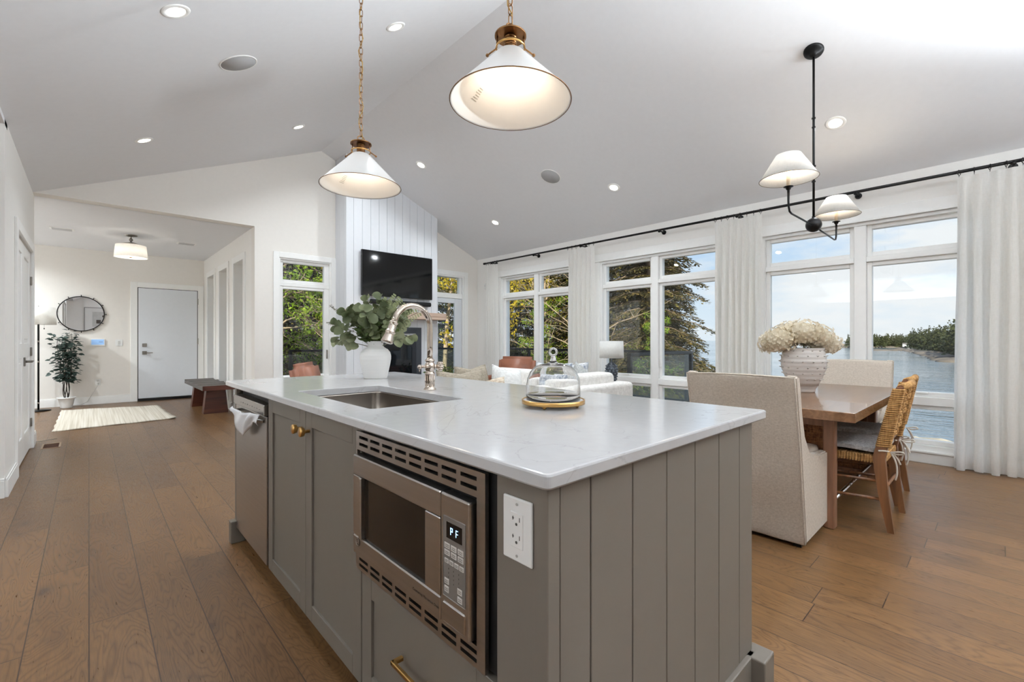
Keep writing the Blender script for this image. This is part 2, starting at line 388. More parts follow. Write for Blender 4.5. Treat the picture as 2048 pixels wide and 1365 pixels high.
# entry east wall with three slim windows
EW = [(7.80, 8.42), (8.90, 9.52), (10.00, 10.62)]
plane_wall('wall_entry_east', 'x', 1.72, .30, YG+.18, YE, 0, EAVE, [(a, b, .25, 2.38) for a, b in EW], WALL)
plane_wall('wall_entry_north', 'y', YE, .15, -2.4, 2.02, 0, EAVE, [], WALLG)
plane_wall('wall_entry_west', 'x', -2.4, .15, YG+.18, YE, 0, EAVE, [], WALL)
plane_wall('wall_west', 'x', XL-.14, .14, YR, YG+.18, 0, EAVE, [(5.62, 7.02, 0, 2.085)], WALL)
plane_wall('wall_closet', 'y', 7.24, .14, -2.4, XL-.14, 0, EAVE, [], WALL)
plane_wall('wall_hall', 'y', YR, .14, -4.2, XL-.14, 0, EAVE, [], WALLG)
plane_wall('wall_far_west', 'x', -4.2, .15, -3.4, YR, 0, EAVE, [], WALL)
plane_wall('wall_south', 'y', -3.4, .15, -4.2, XW+.2, 0, 4.1, [], WALL, top=lambda u: roof_z(u) if u > XL else EAVE)
# ceiling: two slopes, flat parts over the hall and the entry
b = MB()
T = .08
def slab(b, pts):
    lo = [Vector(p) for p in pts]; up = [p+Vector((0, 0, T)) for p in lo]; n = len(lo)
    L_ = [b.bm.verts.new(p) for p in lo]; U_ = [b.bm.verts.new(p) for p in up]
    b.bm.faces.new(L_); b.bm.faces.new(U_[::-1])
    for i in range(n): b.bm.faces.new((L_[i], U_[i], U_[(i+1) % n], L_[(i+1) % n]))
slab(b, [(XL, -3.4, EAVE), (RX, -3.4, RZ), (RX, YG+.18, RZ), (XL, YG+.18, EAVE)])
slab(b, [(RX, -3.4, RZ), (XW+.25, -3.4, roof_z(XW+.25)), (XW+.25, YG+.18, roof_z(XW+.25)), (RX, YG+.18, RZ)])
slab(b, [(-4.2, -3.4, EAVE-.04), (XL, -3.4, EAVE-.04), (XL, YR+.14, EAVE-.04), (-4.2, YR+.14, EAVE-.04)])
slab(b, [(-2.4, YG+.17, EAVE), (2.02, YG+.17, EAVE), (2.02, YE+.1, EAVE), (-2.4, YE+.1, EAVE)])
bmesh.ops.recalc_face_normals(b.bm, faces=b.bm.faces)
struct(b.build('ceiling', CEIL))

# ---- windows on the east wall
def casing(b, axis, a, u0, u1, z0, z1, w=.10, t=.018, bottom=False, sgn=-1):
    """flat casing boards round an opening on the room face"""
    def bx(p0, p1, q0, q1):
        if axis == 'x': b.box(a+sgn*t, a, p0, p1, q0, q1, .003, 1)
        else: b.box(p0, p1, a+sgn*t, a, q0, q1, .003, 1)
    bx(u0-w, u0, z0 if not bottom else z0-w, z1+w); bx(u1, u1+w, z0 if not bottom else z0-w, z1+w); bx(u0, u1, z1, z1+w)
    if bottom: bx(u0, u1, z0-w, z0)
n = 0
for (y0, y1) in WINS:
    n += 1
    wn = thing('window_%d' % n, None, None, (XW, (y0+y1)/2, Z0)); struct(wn)
    ym = (y0+y1)/2
    fb = MB()
    X0, X1 = XW+.05, XW+.12
    fb.box(XW-.0, XW+.19, y0, y0+.03, Z0, Z1); fb.box(XW-.0, XW+.19, y1-.03, y1, Z0, Z1)
    fb.box(XW-.0, XW+.19, y0+.03, y1-.03, Z1-.03, Z1); fb.box(XW-.0, XW+.19, y0+.03, y1-.03, Z0, Z0+.05)
    fb.box(XW+.012, XW+.16, ym-.05, ym+.05, Z0+.05, Z1-.03, .004, 1)
    gl = []
    for (a, c) in ((y0+.03, ym-.05), (ym+.05, y1-.03)):
        # sash rows: lower, main, transom
        for (za, zb) in ((Z0+.05, .535), (.615, 1.945), (2.0, Z1-.03)):
            for q in ((a, a+.042, za, zb), (c-.042, c, za, zb), (a+.042, c-.042, za, za+.045), (a+.042, c-.042, zb-.042, zb)):
                fb.box(X0, X1, *q, .006, 1)
            gl.append((a+.042, c-.042, za+.045, zb-.042))
        for (za, zb) in ((.535, .615), (1.945, 2.0)):
            fb.box(XW+.02, XW+.16, a, c, za, zb, .004, 1)
    fb.build('window_frame', TRIM, wn)
    for (a, c, za, zb) in gl:
        MB().box(XW+.083, XW+.087, a-.005, c+.005, za-.005, zb+.005).build('window_pane', PANE, wn)
    hb = MB()
    for (a, c) in ((y0+.03, ym-.05), (ym+.05, y1-.03)):
        hb.box(XW+.035, XW+.05, (a+c)/2-.045, (a+c)/2+.045, .64, .66, .004, 1)
        yy = c-.02 if a < ym-.1 else a+.02
        hb.box(XW+.035, XW+.052, yy-.008, yy+.008, .78, .90, .004, 1)
    hb.build('window_handle', TRIM, wn)
cb = MB()
for (y0, y1) in WINS:
    cb.box(XW-.018, XW, y0-.11, y0, .095, Z1, .003, 1); cb.box(XW-.018, XW, y1, y1+.11, .095, Z1, .003, 1)
    cb.box(XW-.018, XW, y0-.11, y1+.11, Z1, Z1+.12, .003, 1); cb.box(XW-.035, XW, y0-.12, y1+.12, Z1+.0, Z1+.022, .004, 1)
    cb.box(XW-.03, XW, y0-.11, y1+.11, 0, .095, .003, 1); cb.box(XW-.045, XW+.05, y0-.03, y1+.03, .095, .115, .004, 1)
struct(cb.build('trim_1', TRIM))
# ---- gable window (left of fireplace)
wn = thing('window_4', None, None, (2.42, YG, .55)); struct(wn)
fb = MB(); x0, x1, za, zb = 2.04, 2.80, .55, 2.37
fb.box(x0, x0+.02, YG, YG+.18, za, zb); fb.box(x1-.02, x1, YG, YG+.18, za, zb); fb.box(x0+.02, x1-.02, YG, YG+.18, zb-.02, zb); fb.box(x0+.02, x1-.02, YG-.02, YG+.18, za, za+.03)
GP = []
for (q0, q1) in ((za+.03, 1.96), (2.01, zb-.02)):
    for q in ((x0+.02, x0+.065, q0, q1), (x1-.065-.03, x1-.02, q0, q1), (x0+.065, x1-.095, q0, q0+.045), (x0+.065, x1-.095, q1-.045, q1)):
        fb.box(q[0], q[1], YG+.04, YG+.11, q[2], q[3], .005, 1)
    GP.append((x0+.06, x1-.09, q0+.04, q1-.04))
fb.box(x0+.02, x1-.02, YG+.03, YG+.15, 1.96, 2.01)
fb.build('window_frame', TRIM, wn)
for (a, c, p, q) in GP: MB().box(a, c, YG+.073, YG+.077, p, q).build('window_pane', PANE, wn)
MB().box(x1-.06, x1-.045, YG+.02, YG+.04, .86, 1.0, .004, 1).build('window_handle', SATN, wn)
cb = MB(); casing(cb, 'y', YG, x0, x1, za, zb, .08, .02, bottom=True); struct(cb.build('trim_2', TRIM))
# ---- patio door, right of fireplace
dn = thing('door_3', None, None, (5.03, YG, 0)); struct(dn)
fb = MB(); x0, x1 = 4.66, 5.41
fb.box(x0, x0+.03, YG, YG+.18, 0, 2.40); fb.box(x1-.03, x1, YG, YG+.18, 0, 2.40); fb.box(x0+.03, x1-.03, YG, YG+.18, 2.375, 2.40); fb.box(x0+.03, x1-.03, YG+.02, YG+.18, 1.965, 2.06)
fb.box(x1-.075, x1-.03, YG+.05, YG+.12, 2.06, 2.375); fb.box(x0+.03, x0+.075, YG+.05, YG+.12, 2.06, 2.375)
fb.build('door_frame', TRIM, dn)
MB().box(x0+.07, x1-.07, YG+.083, YG+.087, 2.06, 2.375).build('transom_pane', PANE, dn)
lb = MB(); lx0, lx1 = x0+.035, x1-.035
for q in ((lx0, lx0+.13, 0.01, 1.96), (lx1-.165, lx1, .01, 1.96), (lx0+.13, lx1-.165, .01, .25), (lx0+.13, lx1-.165, 1.87, 1.96)): lb.box(q[0], q[1], YG+.03, YG+.075, q[2], q[3], .003, 1)
dl = lb.build('door_leaf', DOORW, dn)
MB().box(lx0+.12, lx1-.155, YG+.05, YG+.054, .24, 1.88).build('door_pane', PANE, dl)
cb = MB(); casing(cb, 'y', YG, x0, x1, 0, 2.40, .09, .02); struct(cb.build('trim_3', TRIM))
# ---- entry slim windows
k = 4
for (y0, y1) in EW:
    k += 1
    wn = thing('window_%d' % k, None, None, (1.72, (y0+y1)/2, .25)); struct(wn)
    fb = MB()
    for q in ((y0, y0+.05, .25, 2.38), (y1-.05, y1, .25, 2.38), (y0+.05, y1-.05, .25, .30), (y0+.05, y1-.05, 2.33, 2.38), (y0+.05, y1-.05, 1.93, 2.02)):
        fb.box(1.72+.17, 1.72+.25, *q, .004, 1)
    fb.build('window_frame', TRIM, wn)
    for (p, q) in ((.30, 1.93), (2.02, 2.33)): MB().box(1.72+.208, 1.72+.212, y0+.045, y1-.045, p, q).build('window_pane', PANE, wn)
    MB().box(1.72+.14, 1.72+.17, y0+.02, y0+.035, .95, 1.07, .003, 1).build('window_handle', TRIM, wn)
cb = MB()
for (y0, y1) in EW: casing(cb, 'x', 1.72, y0, y1, .25, 2.38, .10, .02, bottom=True)
struct(cb.build('trim_4', TRIM))
# ---- entry front door
dn = thing('door_1', None, None, (1.14, YE, 0)); struct(dn)
dx0, dx1, dz = .68, 1.60, 2.14
lf = MB().box(dx0, dx1, YE-.03, YE-.004, .05, dz, .002, 1).build('door_leaf', DOORW, dn)
sh = MB().box(dx0-.012, dx0, YE-.02, YE-.001, .0, dz+.01).box(dx1, dx1+.012, YE-.02, YE-.001, .0, dz+.01).box(dx0, dx1, YE-.02, YE-.001, dz, dz+.01).build('weather_strip', BLACKP, dn)
MB().box(dx0, dx1, YE-.075, YE-.002, .0, .045, .004, 1).build('threshold', BLACKP, dn)
hb = MB().box(.735, .805, YE-.05, YE-.03, .88, .945, .004, 1).cyl((.77, YE-.05, .912), (.77, YE-.085, .912), .012).box(.765, .89, YE-.095, YE-.080, .904, .920, .003, 1)
hb.build('door_handle', SATN, lf)
MB().box(.735, .805, YE-.045, YE-.03, 1.025, 1.09, .004, 1).cyl((.77, YE-.045, 1.057), (.77, YE-.06, 1.057), .02).build('deadbolt', SATN, lf)
hg = MB()
for z in (1.93, 1.13, .3): hg.box(dx1-.002, dx1+.018, YE-.045, YE-.028, z-.06, z+.06, .003, 1)
hg.build('door_hinge', SATN, dn)
cb = MB(); casing(cb, 'y', YE, dx0-.012, dx1+.012, 0, dz+.01, .10, .024); struct(cb.build('trim_5', TRIM))
# ---- closet double doors in the west wall
dn = thing('door_2', None, None, (XL, 6.32, 0)); struct(dn)
for (a, c, side) in ((5.63, 6.318, 0), (6.322, 7.01, 1)):
    lb = MB().box(XL-.05, XL-.018, a, c, .012, 2.075)
    # raised stiles and rails leaving two sunk panels
    for q in ((a, a+.10, .012, 2.075), (c-.10, c, .012, 2.075), (a+.10, c-.10, .012, .24), (a+.10, c-.10, .98, 1.12), (a+.10, c-.10, 1.96, 2.075)):
        lb.box(XL-.022, XL-.008, *q, .004, 1)
    for (p, q) in ((.24, .98), (1.12, 1.96)): lb.box(XL-.022, XL-.012, a+.14, c-.14, p+.04, q-.04, .005, 1)
    l = lb.build('door_leaf', TRIM, dn)
    yy = c-.05 if side == 0 else a+.06
    if side == 1:
        MB().box(XL-.008, XL+.004, yy-.03, yy+.03, .90, .985, .003, 1).cyl((XL, yy, .945), (XL+.05, yy, .945), .011).box(XL+.04, XL+.055, yy-.012, yy+.12, .937, .953, .004, 1).build('door_handle', SATN, l)
        hg = MB()
        for z in (1.78, 1.03, .28): hg.box(XL-.008, XL+.008, c-.008, c+.012, z-.045, z+.045, .003, 1)
        hg.build('door_hinge', SATN, l)
cb = MB(); casing(cb, 'x', XL, 5.62, 7.02, 0, 2.085, .09, .02, sgn=1); struct(cb.build('trim_6', TRIM))
# dark closet inside so the joint between the leaves reads
struct(MB().box(XL-.13, XL-.12, 5.62, 7.02, 0, 2.085).build('trim_7', TRIM))
# ---- baseboards
def baseb(name, parts):
    b = MB()
    for (x0, x1, y0, y1) in parts:
        b.box(x0, x1, y0, y1, 0, .125, .002, 1)
        # eased cap: thinner upper lip against the wall
        cx0, cx1, cy0, cy1 = x0, x1, y0, y1
        b.box(cx0+(.004 if x1-x0 < .05 else 0), cx1-(.004 if x1-x0 < .05 else 0), cy0+(.004 if y1-y0 < .05 else 0), cy1-(.004 if y1-y0 < .05 else 0), .125, .142, .002, 1)
    return struct(b.build(name, TRIM))
baseb('baseboard_north', [(-2.25, .568, YE-.016, YE), (1.86, 1.96, YG-.016, YG), (1.72, 2.86, YG-.016, YG), (4.50, 4.57, YG-.016, YG), (5.50, XW, YG-.016, YG)])
baseb('baseboard_west', [(XL, XL+.018, YR, 5.53), (XL, XL+.018, 7.11, YG+.18), (-4.0, XL, YR-.018, YR)])
baseb('baseboard_entry', [(1.702, 1.72, YG+.0, YE)])
baseb('baseboard_east', [(XW-.016, XW, 6.58, YG), (XW-.016, XW, 4.29, 4.55), (XW-.016, XW, 2.0, 2.25), (XW-.016, XW, -3.2, -.06)])
# ---- chimney breast with vertical shiplap boards
CX0, CX1, CY = 2.88, 4.50, 6.78
b = MB(); poly = [(CX0, 0), (CX1, 0), (CX1, roof_z(CX1)), (CX0, roof_z(CX0))]
b.prism(poly, 'y', CY+.012, YG)
pitch = .140; x = CX0+.004-.036
xs = [CX0]+[2.984+i*pitch for i in range(11)]+[CX1]
for i in range(len(xs)-1):
    a, c = xs[i]+(.0022 if i else 0), xs[i+1]-.0022
    b.prism([(a, 0), (c, 0), (c, roof_z(c)-.001), (a, roof_z(a)-.001)], 'y', CY, CY+.012)
ys = [CY, CY+.10, CY+.24, CY+.38, YG]
for i in range(4):
    for (p, q) in ((CX0-.012, CX0), (CX1, CX1+.012)):
        b.prism([(ys[i]+.002, 0), (ys[i+1]-.002, 0), (ys[i+1]-.002, roof_z(p)-.004), (ys[i]+.002, roof_z(p)-.004)], 'x', p, q)
struct(b.build('wall_chimney', SHIP))

# ================================================================== CEILING FIXTURES
GLOW = mat('downlight_lens', (255, 252, 246), .4, emit=(255, 250, 240), es=9)
BULB = mat('lamp_bulb', (255, 240, 215), .4, emit=(255, 226, 186), es=4)
SHADE_TR = weave('white_linen_shade', (246, 245, 242), (254, 253, 250), 240, bump=.1, translucent=.5)
ang = math.atan(SL)
def roofM(x, y, z=None):
    """frame lying in the ceiling plane at x, y; local -z points into the room"""
    if z is not None: return Matrix.Translation((x, y, z))
    s = 1 if x > RX else -1
    return Matrix.Translation((x, y, roof_z(x))) @ Matrix.Rotation(s*ang, 4, 'Y')
def downlight(x, y, label, power=POT, z=None):
    M = roofM(x, y, z)
    if y > 3: power = power*2.0 if z is None else power
    t = thing('recessed_light', label, 'ceiling light', M.to_translation(), 'recessed lights in the ceiling')
    MB().lathe([(.052, -.002), (.054, -.006), (.076, -.005), (.080, -.001), (.080, .002), (.052, .002)], M=M, n=32).build('trim_ring', TRIM, t)
    MB().lathe([(.0, -.0025), (.03, -.0035), (.053, -.003)], M=M, n=28).build('lens', GLOW, t)
    ld = bpy.data.lights.new('downlight_lamp', 'AREA'); ld.shape = 'DISK'; ld.size = .10; ld.energy = power; ld.color = (.88,.95,1)
    try: ld.spread = math.radians(150)
    except Exception: pass
    lo = bpy.data.objects.new('downlight_lamp', ld); C.objects.link(lo); lo.parent = t
    lo.matrix_local = Matrix.Translation(M.to_3x3() @ Vector((0, 0, -.012))) @ M.to_3x3().to_4x4()
    return t
downlight(.38, 3.37, 'white recessed downlight nearest the top left corner of the photo')
downlight(1.87, 3.43, 'recessed downlight between the two pendant chains on the left slope')
downlight(.40, 5.78, 'recessed downlight high above the closet doors near the entry')
downlight(1.88, 5.86, 'recessed downlight on the left slope beside the far pendant chain')
downlight(3.55, 5.76, 'recessed downlight just right of the ridge, above the television')
downlight(4.94, 3.38, 'recessed downlight above the middle curtains, right of the round speaker')
downlight(4.95, 5.72, 'recessed downlight nearest the far right corner of the ceiling')
downlight(4.94, 1.01, 'large bright recessed downlight right of the chandelier stem')
downlight(3.55, 3.40, 'recessed downlight hidden behind the nearer pendant shade')
for x, y in ((.38, -1.3), (1.87, -1.3), (3.55, -1.3), (4.94, -1.3)):  # unseen kitchen downlights, added as fill for the room
    downlight(x, y, 'added fill downlight in the kitchen ceiling, out of the photo frame')
for x, y in ((-.9, 3.0), (-2.4, 3.0), (-.9, .2), (-2.4, .2)):  # unseen hall downlights, added to lift the overall brightness
    downlight(x, y, 'added fill downlight in the flat kitchen hall ceiling, out of frame', z=EAVE-.04)
for x, y in ((-1.5, 8.4), (-1.5, 10.2)):  # unseen pair added to brighten the entry walls
    downlight(x, y, 'added fill downlight in the entry ceiling behind the closet wall, out of view', 50, z=EAVE)
GRILL = mat('speaker_grille', (176, 176, 177), .7, noise=.04, nscale=400)
def speaker(x, y, label):
    M = roofM(x, y)
    t = thing('ceiling_speaker', label, 'speaker', M.to_translation(), 'round ceiling speakers')
    MB().lathe([(.128, .0), (.130, -.006), (.137, -.005), (.139, .001)], M=M, n=48).build('rim', TRIM, t)
    MB().lathe([(0, -.0045), (.128, -.005), (.129, .0)], M=M, n=48).build('grille', GRILL, t)
speaker(.86, 4.08, 'round grey speaker grille in the left ceiling slope')
speaker(4.47, 4.05, 'round grey speaker grille in the right ceiling slope')
VENTM = mat('vent_white', (205, 205, 206), .5)
for x, y, l in ((-.287, 9.27, 'white ceiling vent left of the drum ceiling lamp in the entry'), (1.194, 9.27, 'white ceiling vent right of the drum ceiling lamp in the entry')):
    t = thing('ceiling_vent', l, 'vent', (x, y, EAVE), 'entry ceiling vents')
    MB().box(x-.13, x+.13, y-.085, y+.085, EAVE-.008, EAVE, .003, 1).build('frame', TRIM, t)
    v = MB()
    for i in range(9): v.box(x-.105, x+.105, y-.066+i*.0165-.005, y-.066+i*.0165+.005, EAVE-.014, EAVE-.006)
    v.build('louvre', VENTM, t)
# ---- pendants over the island
SHADEO = mat('pendant_white_enamel', (236, 235, 232), .30, noise=.01)
def pendant(x, y, label):
    t = thing('pendant_lamp', label, 'pendant lamp', (x, y, 2.02), 'conical pendants over the island')
    zt, zr = 2.205, 2.022
    prof_o = [(.044, zt), (.05, zt-.004), (.215, zr+.006), (.2205, zr), (.2185, zr-.001)]
    prof_i = [(.2135, zr+.004), (.048, zt-.010), (.040, zt-.006), (.044, zt)]
    sh = MB().lathe(prof_o+prof_i, (x, y, 0), 72).build('lamp_shade', SHADEO, t)
    rim = MB().tube([(x+.2215*math.cos(a*PI/36), y+.2215*math.sin(a*PI/36), zr) for a in range(72)], .0016, 6, closed=True).build('shade_rim', ABR, sh)
    # top disc, socket, gallery ring and hooked arms
    cap = MB().cyl((x, y, 2.262), (x, y, 2.268), .058, n=40).cyl((x, y, 2.268), (x, y, 2.276), .018)
    cap.tube([(x+.020*math.cos(a*PI/12), y, 2.292+.018*math.sin(a*PI/12)) for a in range(24)], .0028, 8, closed=True)
    cap.build('top_cap', ABR, t)
    so_ = MB()
    for i in range(6): so_.lathe([(.020, 2.208+i*.009), (.0235, 2.2105+i*.009), (.0235, 2.2145+i*.009), (.020, 2.217+i*.009)], (x, y, 0), 24)
    so_.cyl((x, y, 2.20), (x, y, 2.262), .0205).build('socket', ABR, t)
    MB().tube([(x+.052*math.cos(a*PI/20), y+.052*math.sin(a*PI/20), 2.222) for a in range(40)], .0032, 8, closed=True).build('gallery_ring', BRASS, t)
    for a in (-HEAD, PI-HEAD, PI/2-HEAD):
        ca, sa = math.cos(a), math.sin(a)
        m = MB().tube([(x+ca*r, y+sa*r, z) for r, z in ((.048, 2.264), (.050, 2.240), (.050, 2.224), (.056, 2.216), (.070, 2.206), (.083, 2.196))], .0030, 8)
        m.sph((x+ca*.085, y+sa*.085, 2.195), .0062, n=12)
        m.build('hook_arm', ABR, t)
    # chain up to a canopy on the sloped ceiling
    zc = roof_z(x)
    ch = MB(); z = 2.305; i = 0; L_, W_ = .042, .0095
    while z < zc-.05:
        pts = []
        for a in range(20):
            th = 2*PI*a/20; u = W_*math.cos(th); v = (L_/2-W_)*(1 if math.sin(th) > 0 else -1)+W_*math.sin(th)
            if abs(math.sin(th)) < 1e-6: v = 0
            pts.append((x+(u if i % 2 else 0), y+(0 if i % 2 else u), z+L_/2+v))
        ch.tube(pts, .0021, 6, closed=True); z += L_-.006; i += 1
    ch.build('chain', ABR, t)
    wv = []
    z = 2.27; j = 0
    while z < zc-.02:
        wv.append((x+.011*math.sin(j*1.1+x), y+.010*math.cos(j*1.7), z)); z += .035; j += 1
    MB().tube(wv, .0024, 6).build('cord', mat_cord, t)
    Mr = roofM(x, y)
    MB().lathe([(0, -.028), (.02, -.027), (.06, -.012), (.064, 0)], M=Mr, n=36).build('canopy', ABR, t)
    MB().lathe([(.0, 2.105), (.016, 2.112), (.027, 2.130), (.028, 2.145), (.020, 2.175), (.014, 2.20)], (x, y, 0), 24).build('bulb', BULB, t)
    st = MB()    # printed warning label inside the cone, towards the camera's left
    a0 = math.atan2(.955, -.295)
    def cone(a, f):  # f: 0 at the top, 1 at the rim
        r = .048+(.2135-.048)*f-.0012; return (x+r*math.cos(a), y+r*math.sin(a), zt-.010-(zt-.010-zr-.004)*f-.0012)
    for k in range(6):
        f0 = .50+k*.040; da = .075+.03*((k*7) % 3)/3
        st.quad(cone(a0-.10, f0), cone(a0-.10+2*da, f0), cone(a0-.10+2*da, f0+.010), cone(a0-.10, f0+.010))
    st.build('warning_label', K('label_ink', (150, 146, 140), .8), sh)
    ld = bpy.data.lights.new('pendant_bulb_lamp', 'POINT'); ld.energy = 1.3; ld.shadow_soft_size = .03; ld.color = (1, .84, .66)
    lo = bpy.data.objects.new('pendant_bulb_lamp', ld); C.objects.link(lo); lo.parent = t; lo.location = (0, 0, .075)
mat_cord = mat('gold_fabric_cord', (150, 116, 48), .6)
pendant(1.13, 2.471, 'white cone pendant lamp hanging farther away, its long chain fully in view')
pendant(1.13, 1.221, 'white cone pendant lamp hanging nearest, its glowing inside facing the viewer')
# ---- chandelier over the dining table
x, y = 4.19, 1.0
t = thing('chandelier', 'black two-arm chandelier with two small white shades over the dining table', 'chandelier', (x, y, 2.06))
MB().lathe([(0, -.052), (.022, -.050), (.026, -.036), (.05, -.030), (.056, -.020), (.066, -.016), (.070, -.004), (.070, .001)], M=roofM(x, y), n=40).build('canopy', BLACK, t)
MB().cyl((x, y, 2.10), (x, y, roof_z(x)-.03), .0085).cyl((x, y, 2.52), (x, y, 2.532), .015).cyl((x, y, 2.40), (x, y, 2.41), .014).cyl((x, y, 2.90), (x, y, 2.91), .014).cyl((x, y, 2.83), (x, y, 2.838), .013).cyl((x, y, 2.10), (x, y, 2.13), .012).build('stem', BLACK, t)
MB().sph((x, y, 2.062), .056, n=28).build('hub_ball', BLACK, t)
for s, xe in ((-1, 3.56), (1, 4.92)):
    pts = [(x+s*.03, y, 2.055), (x+s*.30, y, 2.05), (xe-s*.07, y, 2.045), (xe-s*.025, y, 2.053), (xe-s*.005, y, 2.085), (xe, y, 2.12), (xe, y, 2.20)]
    am = MB().tube(pts, [.0065, .0065, .0065, .0068, .007, .007, .009], 10).lathe([(.009, 2.195), (.014, 2.20), (.018, 2.212), (.030, 2.216), (.031, 2.220), (.0, 2.221)], (xe, y, 0), 24).build('arm', BLACK, t)
    MB().cyl((xe, y, 2.22), (xe, y, 2.315), .0125).build('candle_sleeve', K('candle_ivory', (236, 214, 184), .5), am)
    r0, r1, za, zb = .180, .078, 2.272, 2.440
    MB().lathe([(r1, zb), (r0, za), (r0-.003, za), (r1-.003, zb-.001), (r1, zb)], (xe, y, 0), 56).build('lamp_shade', SHADE_TR, am)
    MB().tube([(xe+r0*math.cos(a*PI/28), y+r0*math.sin(a*PI/28), za) for a in range(56)], .0022, 6, closed=True).build('shade_rim', K('shade_trim', (120, 112, 100), .8), am)
    MB().sph((xe, y, 2.345), .018, (1, 1, 1.5), 14).build('bulb', BULB, am)
    ld = bpy.data.lights.new('chandelier_bulb_lamp', 'POINT'); ld.energy = 5; ld.shadow_soft_size = .03; ld.color = (1, .84, .66)
    lo = bpy.data.objects.new('chandelier_bulb_lamp', ld); C.objects.link(lo); lo.parent = t; lo.location = (xe-x, 0, .31)
# ---- entry drum lamp
x, y = .474, 9.13
t = thing('semi_flush_lamp', 'white drum ceiling lamp with a nickel stem in the entry', 'ceiling lamp', (x, y, 2.4))
MB().lathe([(.0, EAVE-.028), (.03, EAVE-.026), (.075, EAVE-.014), (.080, EAVE)], (x, y, 0), 36).cyl((x, y, EAVE-.05), (x, y, EAVE-.02), .008).sph((x, y, EAVE-.072), .026, n=16).cyl((x, y, EAVE-.14), (x, y, EAVE-.095), .008).lathe([(.175, 2.615), (.05, 2.655), (.012, 2.665), (.0, 2.666)], (x, y, 0), 36).build('stem', SATN, t)
sh = MB().lathe([(.186, 2.61), (.205, 2.425), (.202, 2.425), (.183, 2.61), (.186, 2.61)], (x, y, 0), 56).build('lamp_shade', SHADE_TR, t)
MB().lathe([(.0, 2.432), (.20, 2.430)], (x, y, 0), 48).build('diffuser', SHADE_TR, t)
MB().lathe([(.0, 2.418), (.022, 2.422), (.024, 2.43)], (x, y, 0), 24).build('finial', BRASS, t)
ld = bpy.data.lights.new('entry_bulb_lamp', 'POINT'); ld.energy = 8; ld.shadow_soft_size = .05; ld.color = (1, .95, .88)
lo = bpy.data.objects.new('entry_bulb_lamp', ld); C.objects.link(lo); lo.parent = t; lo.location = (0, 0, .12)

# ================================================================== ISLAND
FX = .612          # plane of doors
IX1 = 1.615        # back of the cabinets
EYp = .56          # near end panel plane
t = thing('island_end_panel', 'taupe beadboard end panel of the island facing the viewer, with a plinth foot', 'panel', (1.1, .56, 0))
MB().box(FX+.02, IX1-.02, EYp+.02, .60, .09, .885).build('backing', CAB, t)
b = MB()
gx = [.645, .739, .892, 1.045, 1.198, 1.351, 1.504, 1.612]
for i in range(len(gx)-1):
    b.box(gx[i]+(.0016 if i else 0), gx[i+1]-.0016, EYp, EYp+.02, .125, .885, .0015, 1)
b.box(.645, 1.612, EYp+.006, EYp+.022, .125, .885)
b.build('beadboard_panel', CAB, t)
b = MB()
b.box(FX-.008, .638, EYp-.006, EYp+.03, 0, .885, .002, 1)
b.box(FX, FX+.02, EYp+.03, .702, .085, .885, .001, 1)
b.build('corner_post', CAB, t)
MB().box(.64, 1.60, EYp-.014, EYp+.01, 0, .125, .003, 1).build('base_moulding', CAB, t)
MB().box(1.565, 1.652, .505, .575, 0, .125, .005, 2).build('plinth_foot', CAB, t)
t = thing('island_far_panel', 'taupe end panel of the island beside the dishwasher, with a plinth foot', 'panel', (1.1, 2.97, 0))
MB().box(FX+.02, IX1-.012, 2.950, 2.985, .0, .885).build('end_board', CAB, t)
MB().box(FX-.028, FX+.045, 2.945, 3.0, 0, .125, .005, 2).build('plinth_foot', CAB, t)
MB().box(FX, FX+.02, 2.945, 2.985, .085, .885, .001, 1).build('end_stile', CAB, t)
t = thing('island_back_cabinet', 'taupe back cabinet of the island on its dining side', 'cabinet', (1.43, 1.8, 0))
MB().box(1.25, IX1-.012, .602, 2.948, .0, .885).build('carcass', CAB, t)
MB().box(FX+.085, 1.245, .602, 2.948, 0, .08).build('toe_kick', CAB, t)
# sink cabinet with two shaker doors
t = thing('sink_cabinet', 'taupe sink base cabinet with two shaker doors and brass knobs', 'cabinet', (.9, 1.82, 0))
MB().box(FX+.02, FX+.04, 1.335, 2.325, .085, .885).box(FX+.02, 1.24, 1.335, 1.352, .085, .885).box(FX+.02, 1.24, 2.308, 2.325, .085, .885).build('carcass', CAB, t)
def shaker(y0, y1, z0, z1, w=.062):
    d = MB()
    d.box(FX+.008, FX+.018, y0+.01, y1-.01, z0+.01, z1-.01)
    d.box(FX, FX+.02, y0, y0+w, z0, z1, .0012, 1); d.box(FX, FX+.02, y1-w, y1, z0, z1, .0012, 1)
    d.box(FX, FX+.0195, y0+w, y1-w, z0, z0+w, .0012, 1); d.box(FX, FX+.0195, y0+w, y1-w, z1-w, z1, .0012, 1)
    return d
for y0, y1, ky in ((1.338, 1.824, 1.785), (1.828, 2.322, 1.868)):
    d = shaker(y0, y1, .088, .882).build('door', CAB, t)
    MB().lathe([(.006, 0), (.006, .014), (.009, .018), (.0165, .022), (.0185, .034), (.017, .037), (0, .0375)], M=Matrix.Translation((FX, ky, .805)) @ Matrix.Rotation(-PI/2, 4, 'Y'), n=28).build('knob', BRASS, d)
# drawer under the microwave
t = thing('drawer_cabinet', 'taupe drawer cabinet below the microwave with a brass bar pull', 'cabinet', (.9, 1.02, 0))
MB().box(FX+.022, 1.24, .705, 1.33, .085, .43).build('carcass', CAB, t)
d = shaker(.708, 1.331, .088, .442).build('drawer', CAB, t)
MB().box(FX-.034, FX-.024, .95, 1.09, .297, .309, .002, 1).box(FX-.034, FX, .95, .962, .297, .309, .002, 1).box(FX-.034, FX, 1.078, 1.09, .297, .309, .002, 1).build('handle', BRASS, d)
